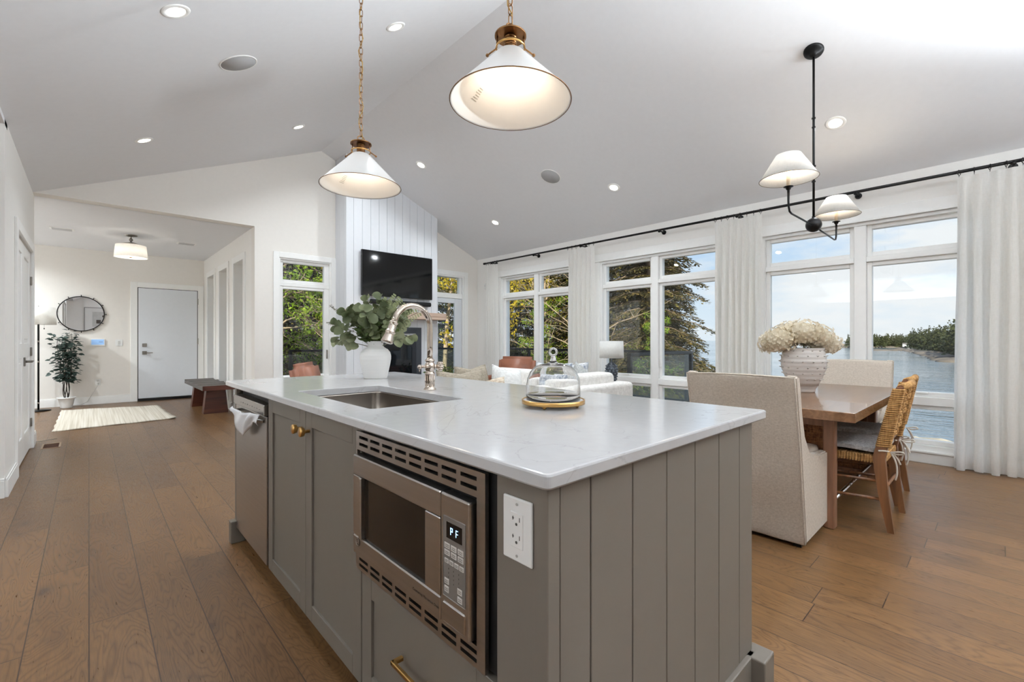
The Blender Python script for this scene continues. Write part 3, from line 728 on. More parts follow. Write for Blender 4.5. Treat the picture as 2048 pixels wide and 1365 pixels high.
# microwave
DARKG = mat('smoked_glass', (14, 12, 11), .08, noise=.1)
INNER = mat('oven_black', (8, 8, 8), .6)
t = thing('microwave', 'stainless built-in microwave with slotted trim and a lit display', 'microwave', (.85, 1.02, .44))
y0, y1, z0, z1 = .728, 1.350, .452, .872
b = MB()
# trim frame as slotted strips
FXM = FX-.010
def slot_strip(za, zb):
    rows = 2; cols = 8; h = zb-za
    rh = h/ rows
    ys_ = y0+.02; ye_ = y1-.014
    b.box(FXM, FXM+.01, y0, ys_, za, zb); b.box(FXM, FXM+.01, ye_, y1, za, zb)
    cw = (ye_-ys_)/cols
    sl = .009
    zc = [za+h*.33, za+h*.70]
    edges = [za, zc[0]-sl/2, zc[0]+sl/2, zc[1]-sl/2, zc[1]+sl/2, zb]
    for k in (0, 2, 4): b.box(FXM, FXM+.01, ys_, ye_, edges[k], edges[k+1])
    for k in (1, 3):
        for c in range(cols):
            a = ys_+c*cw
            b.box(FXM, FXM+.01, a, a+.008, edges[k], edges[k+1]); b.box(FXM, FXM+.01, a+cw-.008, a+cw, edges[k], edges[k+1])
slot_strip(.816, z1); slot_strip(z0, .500)
b.box(FXM, FXM+.01, y0, y0+.028, .500, .816); b.box(FXM, FXM+.01, y1-.008, y1, .500, .816)
b.build('trim_frame', STEEL, t)
MB().box(FX+.02, FX+.45, .712, 1.348, .450, .876).box(FX+.008, FX+.02, .704, 1.35, .452, .884).build('housing', INNER, t)
# door: top band, bottom band, side bands and window
FM = FX-.024
b = MB(); dy0, dy1, dz0, dz1 = .874, 1.341, .507, .804
b.box(FM, FM+.03, dy0, dy1, .744, dz1, .003, 1); b.box(FM, FM+.03, dy0, dy1, dz0, .562, .003, 1)
b.box(FM, FM+.03, dy0, .938, .563, .743, .002, 1); b.box(FM, FM+.03, 1.292, dy1, .563, .743, .002, 1); b.box(FM-.006, FM+.02, 1.278, 1.292, .562, .744, .003, 1)
d = b.build('door', STEEL, t)
MB().box(FM+.008, FM+.012, .938, 1.280, .562, .744).build('window', DARKG, d)
MT = Matrix(((0, 0, -1, 0), (-1, 0, 0, 0), (0, 1, 0, 0), (0, 0, 0, 1)))   # text: x -> -y, y -> z, faces -x
def wtext(s, size, y, z, x, name, m, parent, bold=False):
    return text(s, size, Matrix.Translation((x, y, z)) @ MT, .0002, bold).build(name, m, parent)
INK = K('dark_print', (60, 52, 46), .6)
wtext('Countertop Microwave Oven', .0095, .935, .535, FM-.0004, 'lettering', INK, d)
lg = MB().cyl((FM-.0015, 1.305, .548), (FM, 1.305, .548), .0125, n=32).build('emblem', K('emblem_grey', (92, 84, 78), .35, .8), d)
MB().tube([(FM-.0018, 1.305+.0105*math.cos(a*PI/16), .548+.0105*math.sin(a*PI/16)) for a in range(32)], .0007, 6, closed=True).build('emblem_ring', K('emblem_light', (176, 168, 158), .3, .9), lg)
wtext('GE', .0125, 1.305, .548, FM-.0017, 'emblem_letters', M_['emblem_light'], lg)
# control panel
cpn = MB().box(FM, FM+.03, .764, .871, .507, .804, .004, 2).build('control_panel', STEEL, t)
MB().box(FM-.0006, FM+.001, .776, .860, .574, .756, .002, 1).build('keypad_plate', K('keypad_grey', (134, 130, 126), .4, .5), cpn)
MB().box(FM-.0012, FM, .788, .846, .708, .744).build('display', K('display_black', (6, 6, 8), .2), cpn)
DISP = mat('display_blue', (190, 225, 255), .5, emit=(150, 205, 255), es=3.5)
b = MB(); 
def seg(yc, zc, segs, s=.0075):
    # seven segments, left is +y
    S = {'a': ((s*.5, s), (-s*.5, s)), 'g': ((s*.5, 0), (-s*.5, 0)), 'd': ((s*.5, -s), (-s*.5, -s)),
         'f': ((s*.5, s), (s*.5, 0)), 'b': ((-s*.5, s), (-s*.5, 0)), 'e': ((s*.5, 0), (s*.5, -s)), 'c': ((-s*.5, 0), (-s*.5, -s))}
    for q in segs:
        (ya, za), (yb, zb) = S[q]
        ya, yb, za, zb = ya*.86, yb*.86, za*.96, zb*.96
        b.box(FM-.0017, FM-.0012, yc+min(ya, yb)-.0006, yc+max(ya, yb)+.0006, zc+min(za, zb)-.0006, zc+max(za, zb)+.0006)
seg(.826, .726, 'abgfe'); seg(.806, .726, 'agfe'); b.build('display_digits', DISP, cpn)
KEYM = K('key_light', (196, 192, 186), .5)
def key(y, z, w, h, s=None):
    k = MB().box(FM-.0016, FM-.0004, y-w/2, y+w/2, z-h/2, z+h/2, .0008, 1).build('button', KEYM, cpn)
    m = MB()
    for i in range(2): m.box(FM-.0018, FM-.0016, y-w*.32, y+w*.32, z+h*.12-i*h*.3-.0005, z+h*.12-i*h*.3+.0005)
    m.build('button_print', INK, k)
for r in range(2):
    for c_ in range(3): key(.843-c_*.025, .690-r*.0155, .021, .0125)
for c_ in range(4): key(.845-c_*.0185, .656, .0155, .0105)
key(.845, .610, .017, .013); key(.845, .592, .017, .014); key(.796, .604, .017, .013); key(.796, .586, .017, .013)
b = MB()
for r in range(4):
    for c_ in range(3): b.bm.from_mesh((lambda mm: mm)(bpy.data.meshes.new('q'))) if False else b.box(FM-.0009, FM-.0006, .838-c_*.019-.0008, .838-c_*.019+.0008, .640-r*.0095-.0018, .640-r*.0095+.0018)
b.build('number_print', INK, cpn)
MB().box(FM-.003, FM+.002, .776, .860, .516, .562, .003, 1).build('open_button', STEEL, cpn)
# dishwasher
t = thing('dishwasher', 'stainless dishwasher with loose white film hanging over its handle', 'dishwasher', (.9, 2.64, 0))
MB().box(FX+.03, 1.23, 2.335, 2.938, .09, .875).build('tub', INNER, t)
MB().box(FX-.004, FX+.03, 2.340, 2.936, .092, .790, .004, 2).build('door', STEEL, t)
pn = MB().box(FX-.016, FX+.03, 2.340, 2.936, .796, .846, .003, 1).build('control_panel', STEEL, t)
b = MB()
for i in range(9): b.box(FX-.0165, FX-.016, 2.40+i*.045, 2.40+i*.045+.018, .817, .820+.003*(i % 2))
b.build('panel_print', K('panel_print_grey', (120, 118, 116), .6), pn)
FILM = mat('white_film', (226, 227, 230), .28, noise=.02, bump=.2, bscale=14)
b = MB(); N, Mn = 22, 8; vs = {}
for i in range(N+1):
    for j in range(Mn+1):
        u, v = i/N, j/Mn
        yy = 2.86-u*.51; drop = .010+.10*math.sin(PI*min(1, u*1.15))**.7+.03*math.sin(u*7.0)*u
        zz = .790-.012*math.sin(u*5)-v*max(.04, drop+.02*u)
        xx = FX-.036-.012*math.sin(PI*v)*(.6+.4*math.sin(u*9+v*3))-.006*math.sin(u*17+v*5)
        vs[i, j] = b.bm.verts.new((xx, yy, zz))
for i in range(N):
    for j in range(Mn): b.bm.faces.new((vs[i, j], vs[i+1, j], vs[i+1, j+1], vs[i, j+1]))
MB().tube([(FX-.004, 2.88, .765), (FX-.026, 2.86, .768), (FX-.028, 2.64, .768), (FX-.026, 2.40, .768), (FX-.004, 2.38, .765)], .008, 10).build('handle', STEEL, t)
fo = b.build('protective_film', FILM, t, smooth=True)
sm = fo.modifiers.new('s', 'SOLIDIFY'); sm.thickness = .0015
# outlet on the island
PLW = K('plate_white', (238, 238, 236), .3)
t = thing('power_outlet', 'large white double power outlet on the island beside the microwave', 'outlet', (FX, .637, .782))
MB().box(FX-.006, FX, .596, .677, .72, .844, .003, 2).build('cover_plate', PLW, t)
bd = MB().box(FX-.008, FX-.005, .619, .654, .748, .816, .001, 1).build('socket_body', PLW, t)
b = MB()
for zc in (.800, .765):
    b.box(FX-.0085, FX-.0079, .6445, .6455+.001, zc+.001, zc+.008); b.box(FX-.0085, FX-.0079, .6425, .6475, zc+.004, zc+.0052)
    b.box(FX-.0085, FX-.0079, .6265, .628, zc+.000, zc+.0085)
    b.cyl((FX-.0085, .636, zc-.006), (FX-.0079, .636, zc-.006), .0028, n=14)
b.build('socket_slots', K('slot_dark', (70, 66, 62), .7), bd)
for zc in (.832, .732): MB().cyl((FX-.0072, .6365, zc), (FX-.0055, .6365, zc), .0028, n=16).build('screw', K('screw_grey', (190, 190, 188), .3, .5), t)
# worktop with sink cutout
SX0, SX1, SY0, SY1 = .708, 1.112, 1.468, 2.222
t = thing('island_worktop', 'long white quartz worktop with faint grey veins on the island', 'worktop', (1.13, 1.82, .886))
def worktop():
    b = bmesh.new(); R = .012
    def rr(x0, x1, y0, y1, r, k=5):
        out = []
        for (cx, cy, a0) in ((x1-r, y1-r, 0), (x0+r, y1-r, 90), (x0+r, y0+r, 180), (x1-r, y0+r, 270)):
            for i in range(k+1):
                a = math.radians(a0+90*i/k); out.append((cx+r*math.cos(a), cy+r*math.sin(a)))
        return out
    O = rr(.586, 1.682, .537, 3.10, R); I = rr(SX0, SX1, SY0, SY1, .02)
    n = len(O); zt, zb = .914, .884; e = .005
    def inset(P, d):
        cx = sum(p[0] for p in P)/len(P); cy = sum(p[1] for p in P)/len(P)
        return [(x-d*(1 if x > cx else -1), y-d*(1 if y > cy else -1)) for x, y in P]
    rows = [(inset(O, e), zt), (inset(O, e*.3), zt-e*.3), (O, zt-e), (O, zb+e), (inset(O, e), zb)]
    VR = [[b.verts.new((x, y, z)) for x, y in P] for P, z in rows]
    VI = [[b.verts.new((x, y, z)) for x, y in P] for P, z in ((inset(I, -.002), zt), (I, zt-.002), (I, zb))]
    for k in range(len(VR)-1):
        for i in range(n): j = (i+1) % n; b.faces.new((VR[k][i], VR[k+1][i], VR[k+1][j], VR[k][j]))
    for k in range(2):
        for i in range(n): j = (i+1) % n; b.faces.new((VI[k][i], VI[k][j], VI[k+1][j], VI[k+1][i]))
    for A_, B_ in ((VR[0], VI[0]), (VI[2], VR[-1])):
        for i in range(n): j = (i+1) % n; b.faces.new((A_[i], A_[j], B_[j], B_[i]))
    bmesh.ops.recalc_face_normals(b, faces=b.faces)
    m = MB(); m._merge(b); return m
worktop().build('slab', QUARTZ, t)
# sink bowl
t = thing('kitchen_sink', 'undermount stainless sink bowl set in the white worktop', 'sink', (.91, 1.845, .70))
b = bmesh.new()
def rr(x0, x1, y0, y1, r, z, k=6):
    out = []
    for (cx, cy, a0) in ((x1-r, y1-r, 0), (x0+r, y1-r, 90), (x0+r, y0+r, 180), (x1-r, y0+r, 270)):
        for i in range(k+1):
            a = math.radians(a0+90*i/k); out.append(b.verts.new((cx+r*math.cos(a), cy+r*math.sin(a), z)))
    return out
R_ = [rr(SX0-.02, SX1+.02, SY0-.02, SY1+.02, .05, .884), rr(SX0-.006, SX1+.006, SY0-.006, SY1+.006, .045, .883), rr(SX0-.006, SX1+.006, SY0-.006, SY1+.006, .045, .875), rr(SX0, SX1, SY0, SY1, .045, .70), rr(SX0+.012, SX1-.012, SY0+.012, SY1-.012, .04, .685), rr(SX0+.05, SX1-.05, SY0+.05, SY1-.05, .03, .682)]
for k in range(len(R_)-1):
    n_ = len(R_[k])
    for i in range(n_): j = (i+1) % n_; b.faces.new((R_[k][i], R_[k][j], R_[k+1][j], R_[k+1][i]))
b.faces.new(R_[-1]); m = MB(); m._merge(b, None, True); sk = m.build('bowl', SINKS, t)
sm = sk.modifiers.new('s', 'SOLIDIFY'); sm.thickness = .0012; sm.offset = 1
MB().lathe([(.0, .686), (.03, .686), (.042, .688), (.045, .684)], (.93, 1.85, 0), 32).build('drain', NICK, t)
# faucet
fx, fy = 1.19, 1.852
t = thing('kitchen_faucet', 'polished nickel gooseneck faucet with a pull-down spray at the sink', 'faucet', (fx, fy, .914))
b = MB().lathe([(.0, .914), (.030, .914), (.030, .918), (.026, .922), (.0235, .926), (.022, .935), (.0225, .985), (.025, .988), (.025, .993), (.021, .996), (.0195, 1.0), (.0195, 1.006), (.024, 1.012), (.024, 1.036), (.019, 1.042), (.018, 1.047), (.023, 1.050), (.023, 1.056), (.017, 1.060), (.0145, 1.066), (.0, 1.066)], (fx, fy, 0), 36)
for i in range(14):
    a = 2*PI*i/14; b.cyl((fx+.0225*math.cos(a), fy+.0225*math.sin(a), .930), (fx+.0225*math.cos(a), fy+.0225*math.sin(a), .984), .0012, n=6)
b.build('base_column', NICK, t)
R0 = .094; zc = 1.216; sx = fx-R0
pts = [(fx, fy, 1.06), (fx, fy, 1.12), (fx, fy, 1.18)]
for i in range(0, 19):
    a = i*(PI-.30)/18; pts.append((sx+R0*math.cos(a), fy, zc+R0*math.sin(a)))
p1 = Vector(pts[-1]); dr = (Vector(pts[-1])-Vector(pts[-2])).normalized()
pts.append(tuple(p1+dr*.015)); MB().tube(pts, .0135, 18).build('gooseneck', NICK, t)
q = p1+dr*.01
Msp = Matrix.Translation(q) @ dr.to_track_quat('Z', 'Y').to_matrix().to_4x4()
b = MB().lathe([(.0135, 0), (.0195, .002), (.0195, .008), (.0160, .011), (.0175, .020), (.0182, .045), (.0215, .048), (.0215, .054), (.0188, .057), (.0205, .066), (.0262, .092), (.0272, .096), (.0262, .100), (.021, .102), (0, .1015)], M=Msp, n=32)
for i in range(10):
    a = 2*PI*i/10; b._merge((lambda bb: bb)(bmesh.new())) if False else b.sph(tuple(Msp @ Vector((.0216*math.cos(a), .0216*math.sin(a), .051))), .0022, n=8)
b.build('spray_head', NICK, t)
b = MB().cyl((fx-.002, fy, 1.024), (fx+.042, fy-.012, 1.024), .0095).cyl((fx-.045, fy+.015, 1.024), (fx, fy, 1.024), .0065)
b.sph((fx-.046, fy+.0155, 1.024), .011, (1, 1, 1), 12).tube([(fx-.046, fy+.0155, 1.012), (fx-.048, fy+.016, 1.0)], .003)
Mk = Matrix.Translation((fx+.046, fy-.013, 1.024)) @ Vector((.95, -.27, 0)).to_track_quat('Z', 'Y').to_matrix().to_4x4()
for i in range(12):
    a = 2*PI*i/12; b.cyl(tuple(Mk @ Vector((.019*math.cos(a), .019*math.sin(a), -.010))), tuple(Mk @ Vector((.019*math.cos(a), .019*math.sin(a), .012))), .0042, n=8)
b.lathe([(0, -.012), (.019, -.010), (.019, .012), (.012, .017), (0, .018)], M=Mk, n=28)
b.build('lever_knob', NICK, t)
# vase and greenery
vx, vy, z0 = 1.304, 2.645, .914
t = thing('white_vase', 'ribbed matte white ceramic vase on the island behind the sink', 'vase', (vx, vy, z0))
prof = [(0, 0), (.068, 0), (.071, .004), (.076, .03), (.088, .085), (.0935, .120), (.0935, .142), (.088, .162), (.074, .180), (.054, .192), (.047, .200), (.046, .212), (.051, .227), (.052, .231), (.048, .230), (.043, .21), (.045, .195), (.08, .15), (.06, .02), (0, .02)]
def rib(a, z): return 1+.004*math.sin(z*260)
fine = []
for (r0, a0), (r1, a1) in zip(prof[:-1], prof[1:]):
    for k in range(4): fine.append((r0+(r1-r0)*k/4, a0+(a1-a0)*k/4))
fine.append(prof[-1])
MB().lathe([(r, z) for r, z in fine], (vx, vy, z0), 56, wob=lambda a, z: 1+.0035*math.sin((z)*430)).build('vessel', CERW, t)
t = thing('eucalyptus_bouquet', 'bunch of green eucalyptus and fern stems in the white vase', 'foliage', (vx, vy, z0+.20))
rnd = random.Random(5)
EU1 = leafmat('eucalyptus_leaf', [(62, 72, 44), (104, 112, 80), (156, 158, 128)], .2)
EU2 = leafmat('dark_green_leaf', [(44, 58, 24), (66, 84, 36), (100, 116, 54)], .2)
FERN = leafmat('pale_fern', [(122, 132, 92), (150, 156, 116), (176, 178, 140)], .3)
PLUM = leafmat('grey_plume', [(104, 100, 88), (134, 130, 116), (150, 148, 134)], .2)
def leaf(b, p, d, size, wid=.8, up=None, bend=.15, n=5, pw=1):
    """pointed-oval leaf: p stem point, d direction, curved blade"""
    d = Vector(d).normalized(); up = Vector(up) if up is not None else Vector((rnd.uniform(-1, 1), rnd.uniform(-1, 1), rnd.uniform(-1, 1)))
    s = d.cross(up)
    if s.length < 1e-3: s = d.orthogonal()
    s.normalize(); nn = s.cross(d)
    L_, R2 = [], []; p = Vector(p); mid = []
    for i in range(n+1):
        u = i/n; w_ = size*wid*.5*max(0, math.sin(PI*(.06+.94*u)**.85))**pw if i < n else 0
        c_ = p+d*size*u - nn*size*bend*u*u
        mid.append(b.bm.verts.new(c_)); L_.append(b.bm.verts.new(c_+s*w_+nn*w_*.25)); R2.append(b.bm.verts.new(c_-s*w_+nn*w_*.25))
    for i in range(n):
        b.bm.faces.new((mid[i], mid[i+1], L_[i+1], L_[i])); b.bm.faces.new((R2[i], R2[i+1], mid[i+1], mid[i]))
CAMR = Vector((math.cos(HEAD), -math.sin(HEAD), 0)); CAMF = Vector((math.sin(HEAD), math.cos(HEAD), 0))
mouth = Vector((vx, vy, z0+.235))
stm = MB(); e1 = MB(); e2 = MB(); fe = MB(); pl = MB()
def curve(p0, dirv, ln, droop, k=10):
    d = Vector(dirv).normalized(); out = []
    for i in range(k+1):
        u = i/k; out.append(Vector(p0)+d*ln*u+Vector((0, 0, -droop*ln*u*u)))
    return out
dirs = []
for i in range(26):
    a = rnd.uniform(0, 2*PI); tilt = rnd.uniform(.1, 1.0)
    dirs.append((Vector((math.cos(a)*tilt, math.sin(a)*tilt, 1)), rnd.uniform(.22, .33)))
# stems reaching left, right
for sx_, up_, ln in ((-1.1, .75, .30), (-.95, .30, .24), (-.75, 1.1, .31), (1.1, .45, .26), (.75, .9, .30), (.2, 1.4, .34), (-.15, 1.4, .33)):
    dirs.append((CAMR*sx_+Vector((0, 0, up_))-CAMF*.2, ln))
for d, ln in dirs:
    pts = curve(mouth-Vector((0, 0, .05)), d, ln, .06); stm.tube(pts, .0022, 5)
    for i in range(5, 11):
        for sgn in (-1, 1):
            dd = (pts[min(i, 10)]-pts[min(i, 10)-1]).normalized(); side = dd.cross(Vector((rnd.uniform(-1, 1), rnd.uniform(-1, 1), rnd.uniform(-.5, .5)))).normalized()*sgn
            leaf(e1, pts[min(i, 10)], side+dd*.3, rnd.uniform(.034, .064), .98, -CAMF*2+Vector((rnd.uniform(-1, 1), rnd.uniform(-1, 1), rnd.uniform(-1, 1))).normalized()*1.4, .15, 8, .55)
for i in range(60):
    a = rnd.uniform(0, 2*PI); tl = rnd.uniform(.2, 1.5); d = Vector((math.cos(a)*tl, math.sin(a)*tl, rnd.uniform(.6, 1.2)))
    pts = curve(mouth-Vector((0, 0, .02)), d, rnd.uniform(.08, .20), .15, 6); stm.tube(pts, .0016, 4)
    for k in range(1, 7):
        for _ in range(2): leaf(e2, pts[k], Vector((rnd.uniform(-1, 1), rnd.uniform(-1, 1), rnd.uniform(-.2, .8))), rnd.uniform(.03, .05), .5)
for d, ln in ((CAMR*.62+Vector((0, 0, .95))-CAMF*.3, .36), (CAMR*.35+Vector((0, 0, 1.1))-CAMF*.3, .33), (CAMR*.95+Vector((0, 0, .85)), .36), (CAMR*.5+Vector((0, 0, 1.3)), .36)):
    pts = curve(mouth, d, ln, .18, 18); stm.tube(pts, .0018, 4)
    for i in range(6, 19):
        dd = (pts[i]-pts[i-1]).normalized(); side = dd.cross(CAMF).normalized()
        for sgn in (-1, 1):
            r = .045*(1-(i-6)/16)+.008
            for k in range(1, 5): leaf(fe, pts[i]+side*sgn*r*k/4, side*sgn*.6+dd, .013, .55, -CAMF)
for d, ln in ((-CAMR*1.15+Vector((0, 0, .95)), .36), (-CAMR*1.3+Vector((0, 0, .55)), .32)):
    pts = curve(mouth, d, ln, .05, 22); stm.tube(pts, .0015, 4); pl = MB()
    for i in range(10, 23):
        for _ in range(9):
            leaf(pl, pts[i]+Vector((rnd.uniform(-1, 1), rnd.uniform(-1, 1), rnd.uniform(-1, 1)))*.006, (pts[i]-pts[i-1]).normalized()+Vector((rnd.uniform(-1, 1), rnd.uniform(-1, 1), rnd.uniform(-1, 1)))*.9, .012, .3)
    pl.build('grey_plume', PLUM, t, smooth=True)
stm.build('stems', mat('stem_green', (86, 84, 54), .6), t)
e1.build('eucalyptus_leaves', EU1, t, smooth=True); e2.build('dark_leaves', EU2, t, smooth=True); fe.build('fern_fronds', FERN, t, smooth=True)
# cake stand and glass cloche
cx, cy = 1.213, 1.086
t = thing('cake_stand', 'low round marble plate with a brass rim and ball feet under the glass dome', 'cake stand', (cx, cy, .914))
MB().lathe([(0, .930), (.104, .930), (.108, .932), (.108, .937), (.104, .939), (0, .939)], (cx, cy, 0), 56).build('marble_plate', K('marble_top', (222, 221, 220), .15, noise=.08, nscale=9), t)
MB().lathe([(.108, .926), (.1125, .926), (.1125, .9405), (.108, .9405), (.108, .926)], (cx, cy, 0), 56).build('brass_rim', BRASS, t)
for q in range(4):
    a = HEAD*-1+PI/4+q*PI/2+.35; MB().sph((cx+.088*math.cos(a), cy+.088*math.sin(a), .9213), .0075, n=14).build('ball_foot', BRASS, t)
GLASS = mat('clear_glass', (255, 255, 255), .0, trans=1.0, ior=1.45); GLASS.node_tree.nodes['Principled BSDF'].inputs['Base Color'].default_value = (1, 1, 1, 1)
for l in list(GLASS.node_tree.links):
    if l.to_socket.name == 'Base Color': GLASS.node_tree.links.remove(l)
t = thing('glass_cloche', 'clear glass dome with a ring knob standing on the brass-rimmed plate', 'glass dome', (cx, cy, .9395))
th = .0022
out = [(.0965, 0), (.0968, .02), (.0962, .05), (.0925, .075), (.083, .098), (.066, .116), (.046, .124), (.026, .1275), (.014, .132), (.0105, .140), (.0085, .150), (.0075, .1545), (0, .1555)]
inn = [(0, .122), (.026, .1235), (.046, .1205), (.065, .1125), (.081, .096), (.0905, .074), (.094, .05), (.0945, .02), (.0945, 0), (.0965, 0)]
MB().lathe([(r, .9397+z) for r, z in out+inn], (cx, cy, 0), 64, wob=lambda a, z: 1+.004*math.sin(3*a+z*40)).build('dome', GLASS, t)
kr_ = .0125
MB().tube([tuple(Vector((cx, cy, 1.1085))+CAMR*kr_*math.cos(a*PI/14)+Vector((0, 0, kr_*math.sin(a*PI/14)))) for a in range(28)], .0042, 10, closed=True).build('ring_knob', GLASS, t)

# ================================================================== KITCHEN WALL BEHIND THE VIEWER (seen only in reflections) AND ADDED FILL LIGHTS
FILL_GLOW = mat('fill_light_glow', (255, 255, 255), .5, emit=(225, 238, 255), es=5)  # glowing face of the added fill strips and uplights
for i in range(3):
    x0 = 1.5+i*.98
    t = thing('wall_cabinet', 'white kitchen wall cabinet on the south wall behind the viewer', 'cabinet', (x0+.48, -3.2, 1.45), 'white wall cabinets behind the viewer')
    MB().box(x0, x0+.97, -3.245, -2.93, 1.45, 2.25, .003, 1).build('carcass', TRIM, t)
    for a in (x0+.004, x0+.488):
        d = MB().box(a, a+.478, -2.93, -2.912, 1.455, 2.245).box(a, a+.06, -2.912, -2.904, 1.455, 2.245).box(a+.418, a+.478, -2.912, -2.904, 1.455, 2.245).box(a+.06, a+.418, -2.912, -2.904, 1.455, 1.52).box(a+.06, a+.418, -2.912, -2.904, 2.18, 2.245).build('door', TRIM, t)
t = thing('added_fill_strip', 'added fill light strip along the top of the kitchen wall cabinets behind the viewer', 'light', (2.95, -3.1, 2.25))  # invented fill source, bounces light off the ceiling
MB().box(1.5, 4.4, -3.14, -3.06, 2.25, 2.268).build('strip', FILL_GLOW, t)
ld = bpy.data.lights.new('added_fill_strip_lamp', 'AREA'); ld.shape = 'RECTANGLE'; ld.size = 3.2; ld.size_y = .10; ld.energy = 360; ld.color = (.88, .95, 1)
lo = bpy.data.objects.new('added_fill_strip_lamp', ld); C.objects.link(lo); lo.parent = t; lo.location = (0, 0, .03); lo.rotation_euler = (PI-.55, 0, 0); ld.spread = math.radians(125)
t = thing('added_fill_strip', 'added fill light strip on the tall pantry cabinets at the far west wall, out of view', 'light', (-3.9, 1.0, 2.2))  # second invented strip, added to lift the dark left ceiling
MB().box(-3.94, -3.86, -1.4, 3.4, 2.2, 2.215).build('strip', FILL_GLOW, t)
ld = bpy.data.lights.new('added_fill_strip_lamp', 'AREA'); ld.shape = 'RECTANGLE'; ld.size = .1; ld.size_y = 4.8; ld.energy = 220; ld.color = (.88, .95, 1)
lo = bpy.data.objects.new('added_fill_strip_lamp', ld); C.objects.link(lo); lo.parent = t; lo.location = (0, 0, .03); lo.rotation_euler = (PI, -.35, 0)
for y in (-3.0, -1.9):  # unseen uplights added to brighten the left ceiling slope
    t = thing('added_fill_uplight', 'added fill uplight high on the window wall right of the photo frame', 'fill light', (5.70, y, 1.5), 'added fill uplights out of the photo frame')
    MB().box(5.62, 5.75, y-.16, y+.16, 1.41, 1.55, .01, 2).build('housing', TRIM, t); MB().box(5.63, 5.74, y-.15, y+.15, 1.55, 1.554).build('lens', FILL_GLOW, t)
    ld = bpy.data.lights.new('added_fill_uplight_lamp', 'AREA'); ld.shape = 'RECTANGLE'; ld.size = .3; ld.size_y = .1; ld.energy = 135; ld.color = (.88, .95, 1); ld.spread = math.radians(62)
    lo = bpy.data.objects.new('added_fill_uplight_lamp', ld); C.objects.link(lo); lo.parent = t; lo.location = (-.02, 0, .06); lo.rotation_euler = Vector((-.80, .47, .50)).to_track_quat('-Z', 'Y').to_euler()
t = thing('pantry_cabinet', 'tall white pantry cabinets on the far west wall, out of view', 'cabinet', (-3.8, 1, 0))
MB().box(-4.045, -3.5, -1.5, 3.5, 0, 2.2, .003, 1).build('carcass', TRIM, t)
t = thing('kitchen_counter', 'grey base cabinets with a white top on the south wall behind the viewer', 'kitchen counter', (1.5, -2.9, 0))
MB().box(-1.4, 4.4, -3.245, -2.64, .10, .88).box(-1.4, 4.4, -3.2, -2.70, 0, .10).build('cabinet_body', CAB, t)
MB().box(-1.42, 4.42, -3.245, -2.61, .88, .91, .004, 1).build('worktop', QUARTZ, t)
# framed print seen in the round mirror
t = thing('framed_print', 'large pale framed abstract print with two black squares, seen in the round mirror', 'picture', (.48, -3.2, 2.0))
MB().box(-.15, 1.15, -3.248, -3.215, 1.50, 2.50, .003, 1).build('frame', K('frame_silver', (150, 148, 145), .4, .4), t)
MB().box(-.12, 1.12, -3.214, -3.212, 1.53, 2.47).build('mat_board', K('mat_board', (228, 227, 224), .6), t)
MB().box(.10, .90, -3.2115, -3.2105, 1.70, 2.32).build('print', K('print_grey', (196, 195, 192), .7, noise=.12, nscale=9), t)
MB().box(.22, .36, -3.2100, -3.2095, 1.84, 1.99).build('black_square', INK, t)
MB().box(.40, .48, -3.2100, -3.2095, 2.10, 2.18).build('black_square', INK, t)

# ================================================================== ENTRY
t = thing('round_mirror', 'round wall mirror with a thin black frame and small knobs round its edge', 'mirror', (-.10, YE, 1.62))
c0 = Vector((-.10, YE-.02, 1.618)); R = .30
Mm = Matrix.Translation(c0) @ Matrix.Rotation(PI/2, 4, 'X')
MB().lathe([(R-.004, -.012), (R+.010, -.012), (R+.010, .012), (R-.004, .012), (R-.004, -.012)], M=Mm, n=72).build('frame', BLACK, t)
MB().lathe([(0, .004), (R, .004)], M=Mm, n=72).lathe([(0, -.010), (R, -.010)], M=Mm, n=72).build('glass', mat('mirror_silver', (225, 225, 225), .0, 1.0), t)
for q in range(12):
    a = 2*PI*q/12
    p = c0+Vector((math.cos(a)*(R+.008), 0, math.sin(a)*(R+.008))); p2 = c0+Vector((math.cos(a)*(R+.028), 0, math.sin(a)*(R+.028)))
    MB().cyl(p, p2, .005, n=10).sph(tuple(p2), .008, n=10).build('frame_knob', BLACK, t)
SCR = mat('alarm_screen', (150, 188, 232), .3, emit=(140, 180, 230), es=.35)
t = thing('alarm_panel', 'white alarm keypad with a blue screen on the entry wall', 'alarm panel', (.115, YE, 1.11))
MB().box(.015, .215, YE-.022, YE, 1.045, 1.175, .005, 2).build('casing', PLW, t)
sc_ = MB().box(.030, .200, YE-.0235, YE-.021, 1.07, 1.165, .001, 1).build('screen', SCR, t)
MB().box(.130, .185, YE-.0245, YE-.0233, 1.118, 1.124).build('screen_bar', INK, sc_)
def plate(name, label, x, z, w_=.075, h_=.12, sock=False, cat='switch'):
    t = thing(name, label, cat, (x, YE, z)); MB().box(x-w_/2, x+w_/2, YE-.006, YE, z-h_/2, z+h_/2, .002, 1).build('cover_plate', PLW, t)
    if sock:
        for dz_ in (-.025, .025): MB().box(x-.017, x+.017, YE-.008, YE-.005, z+dz_-.016, z+dz_+.016, .003, 1).build('socket', K('plate_shade', (214, 214, 210), .4), t)
    else: MB().box(x-.016, x+.016, YE-.010, YE-.005, z-.033, z+.033, .002, 1).build('rocker', K('plate_shade', (214, 214, 210), .4), t)
plate('light_switch', 'white light switch between the alarm keypad and the front door', .405, 1.105, .10)
plate('power_outlet', 'white power outlet low on the entry wall with a charger cord', .119, .393, .075, .115, True, 'outlet')
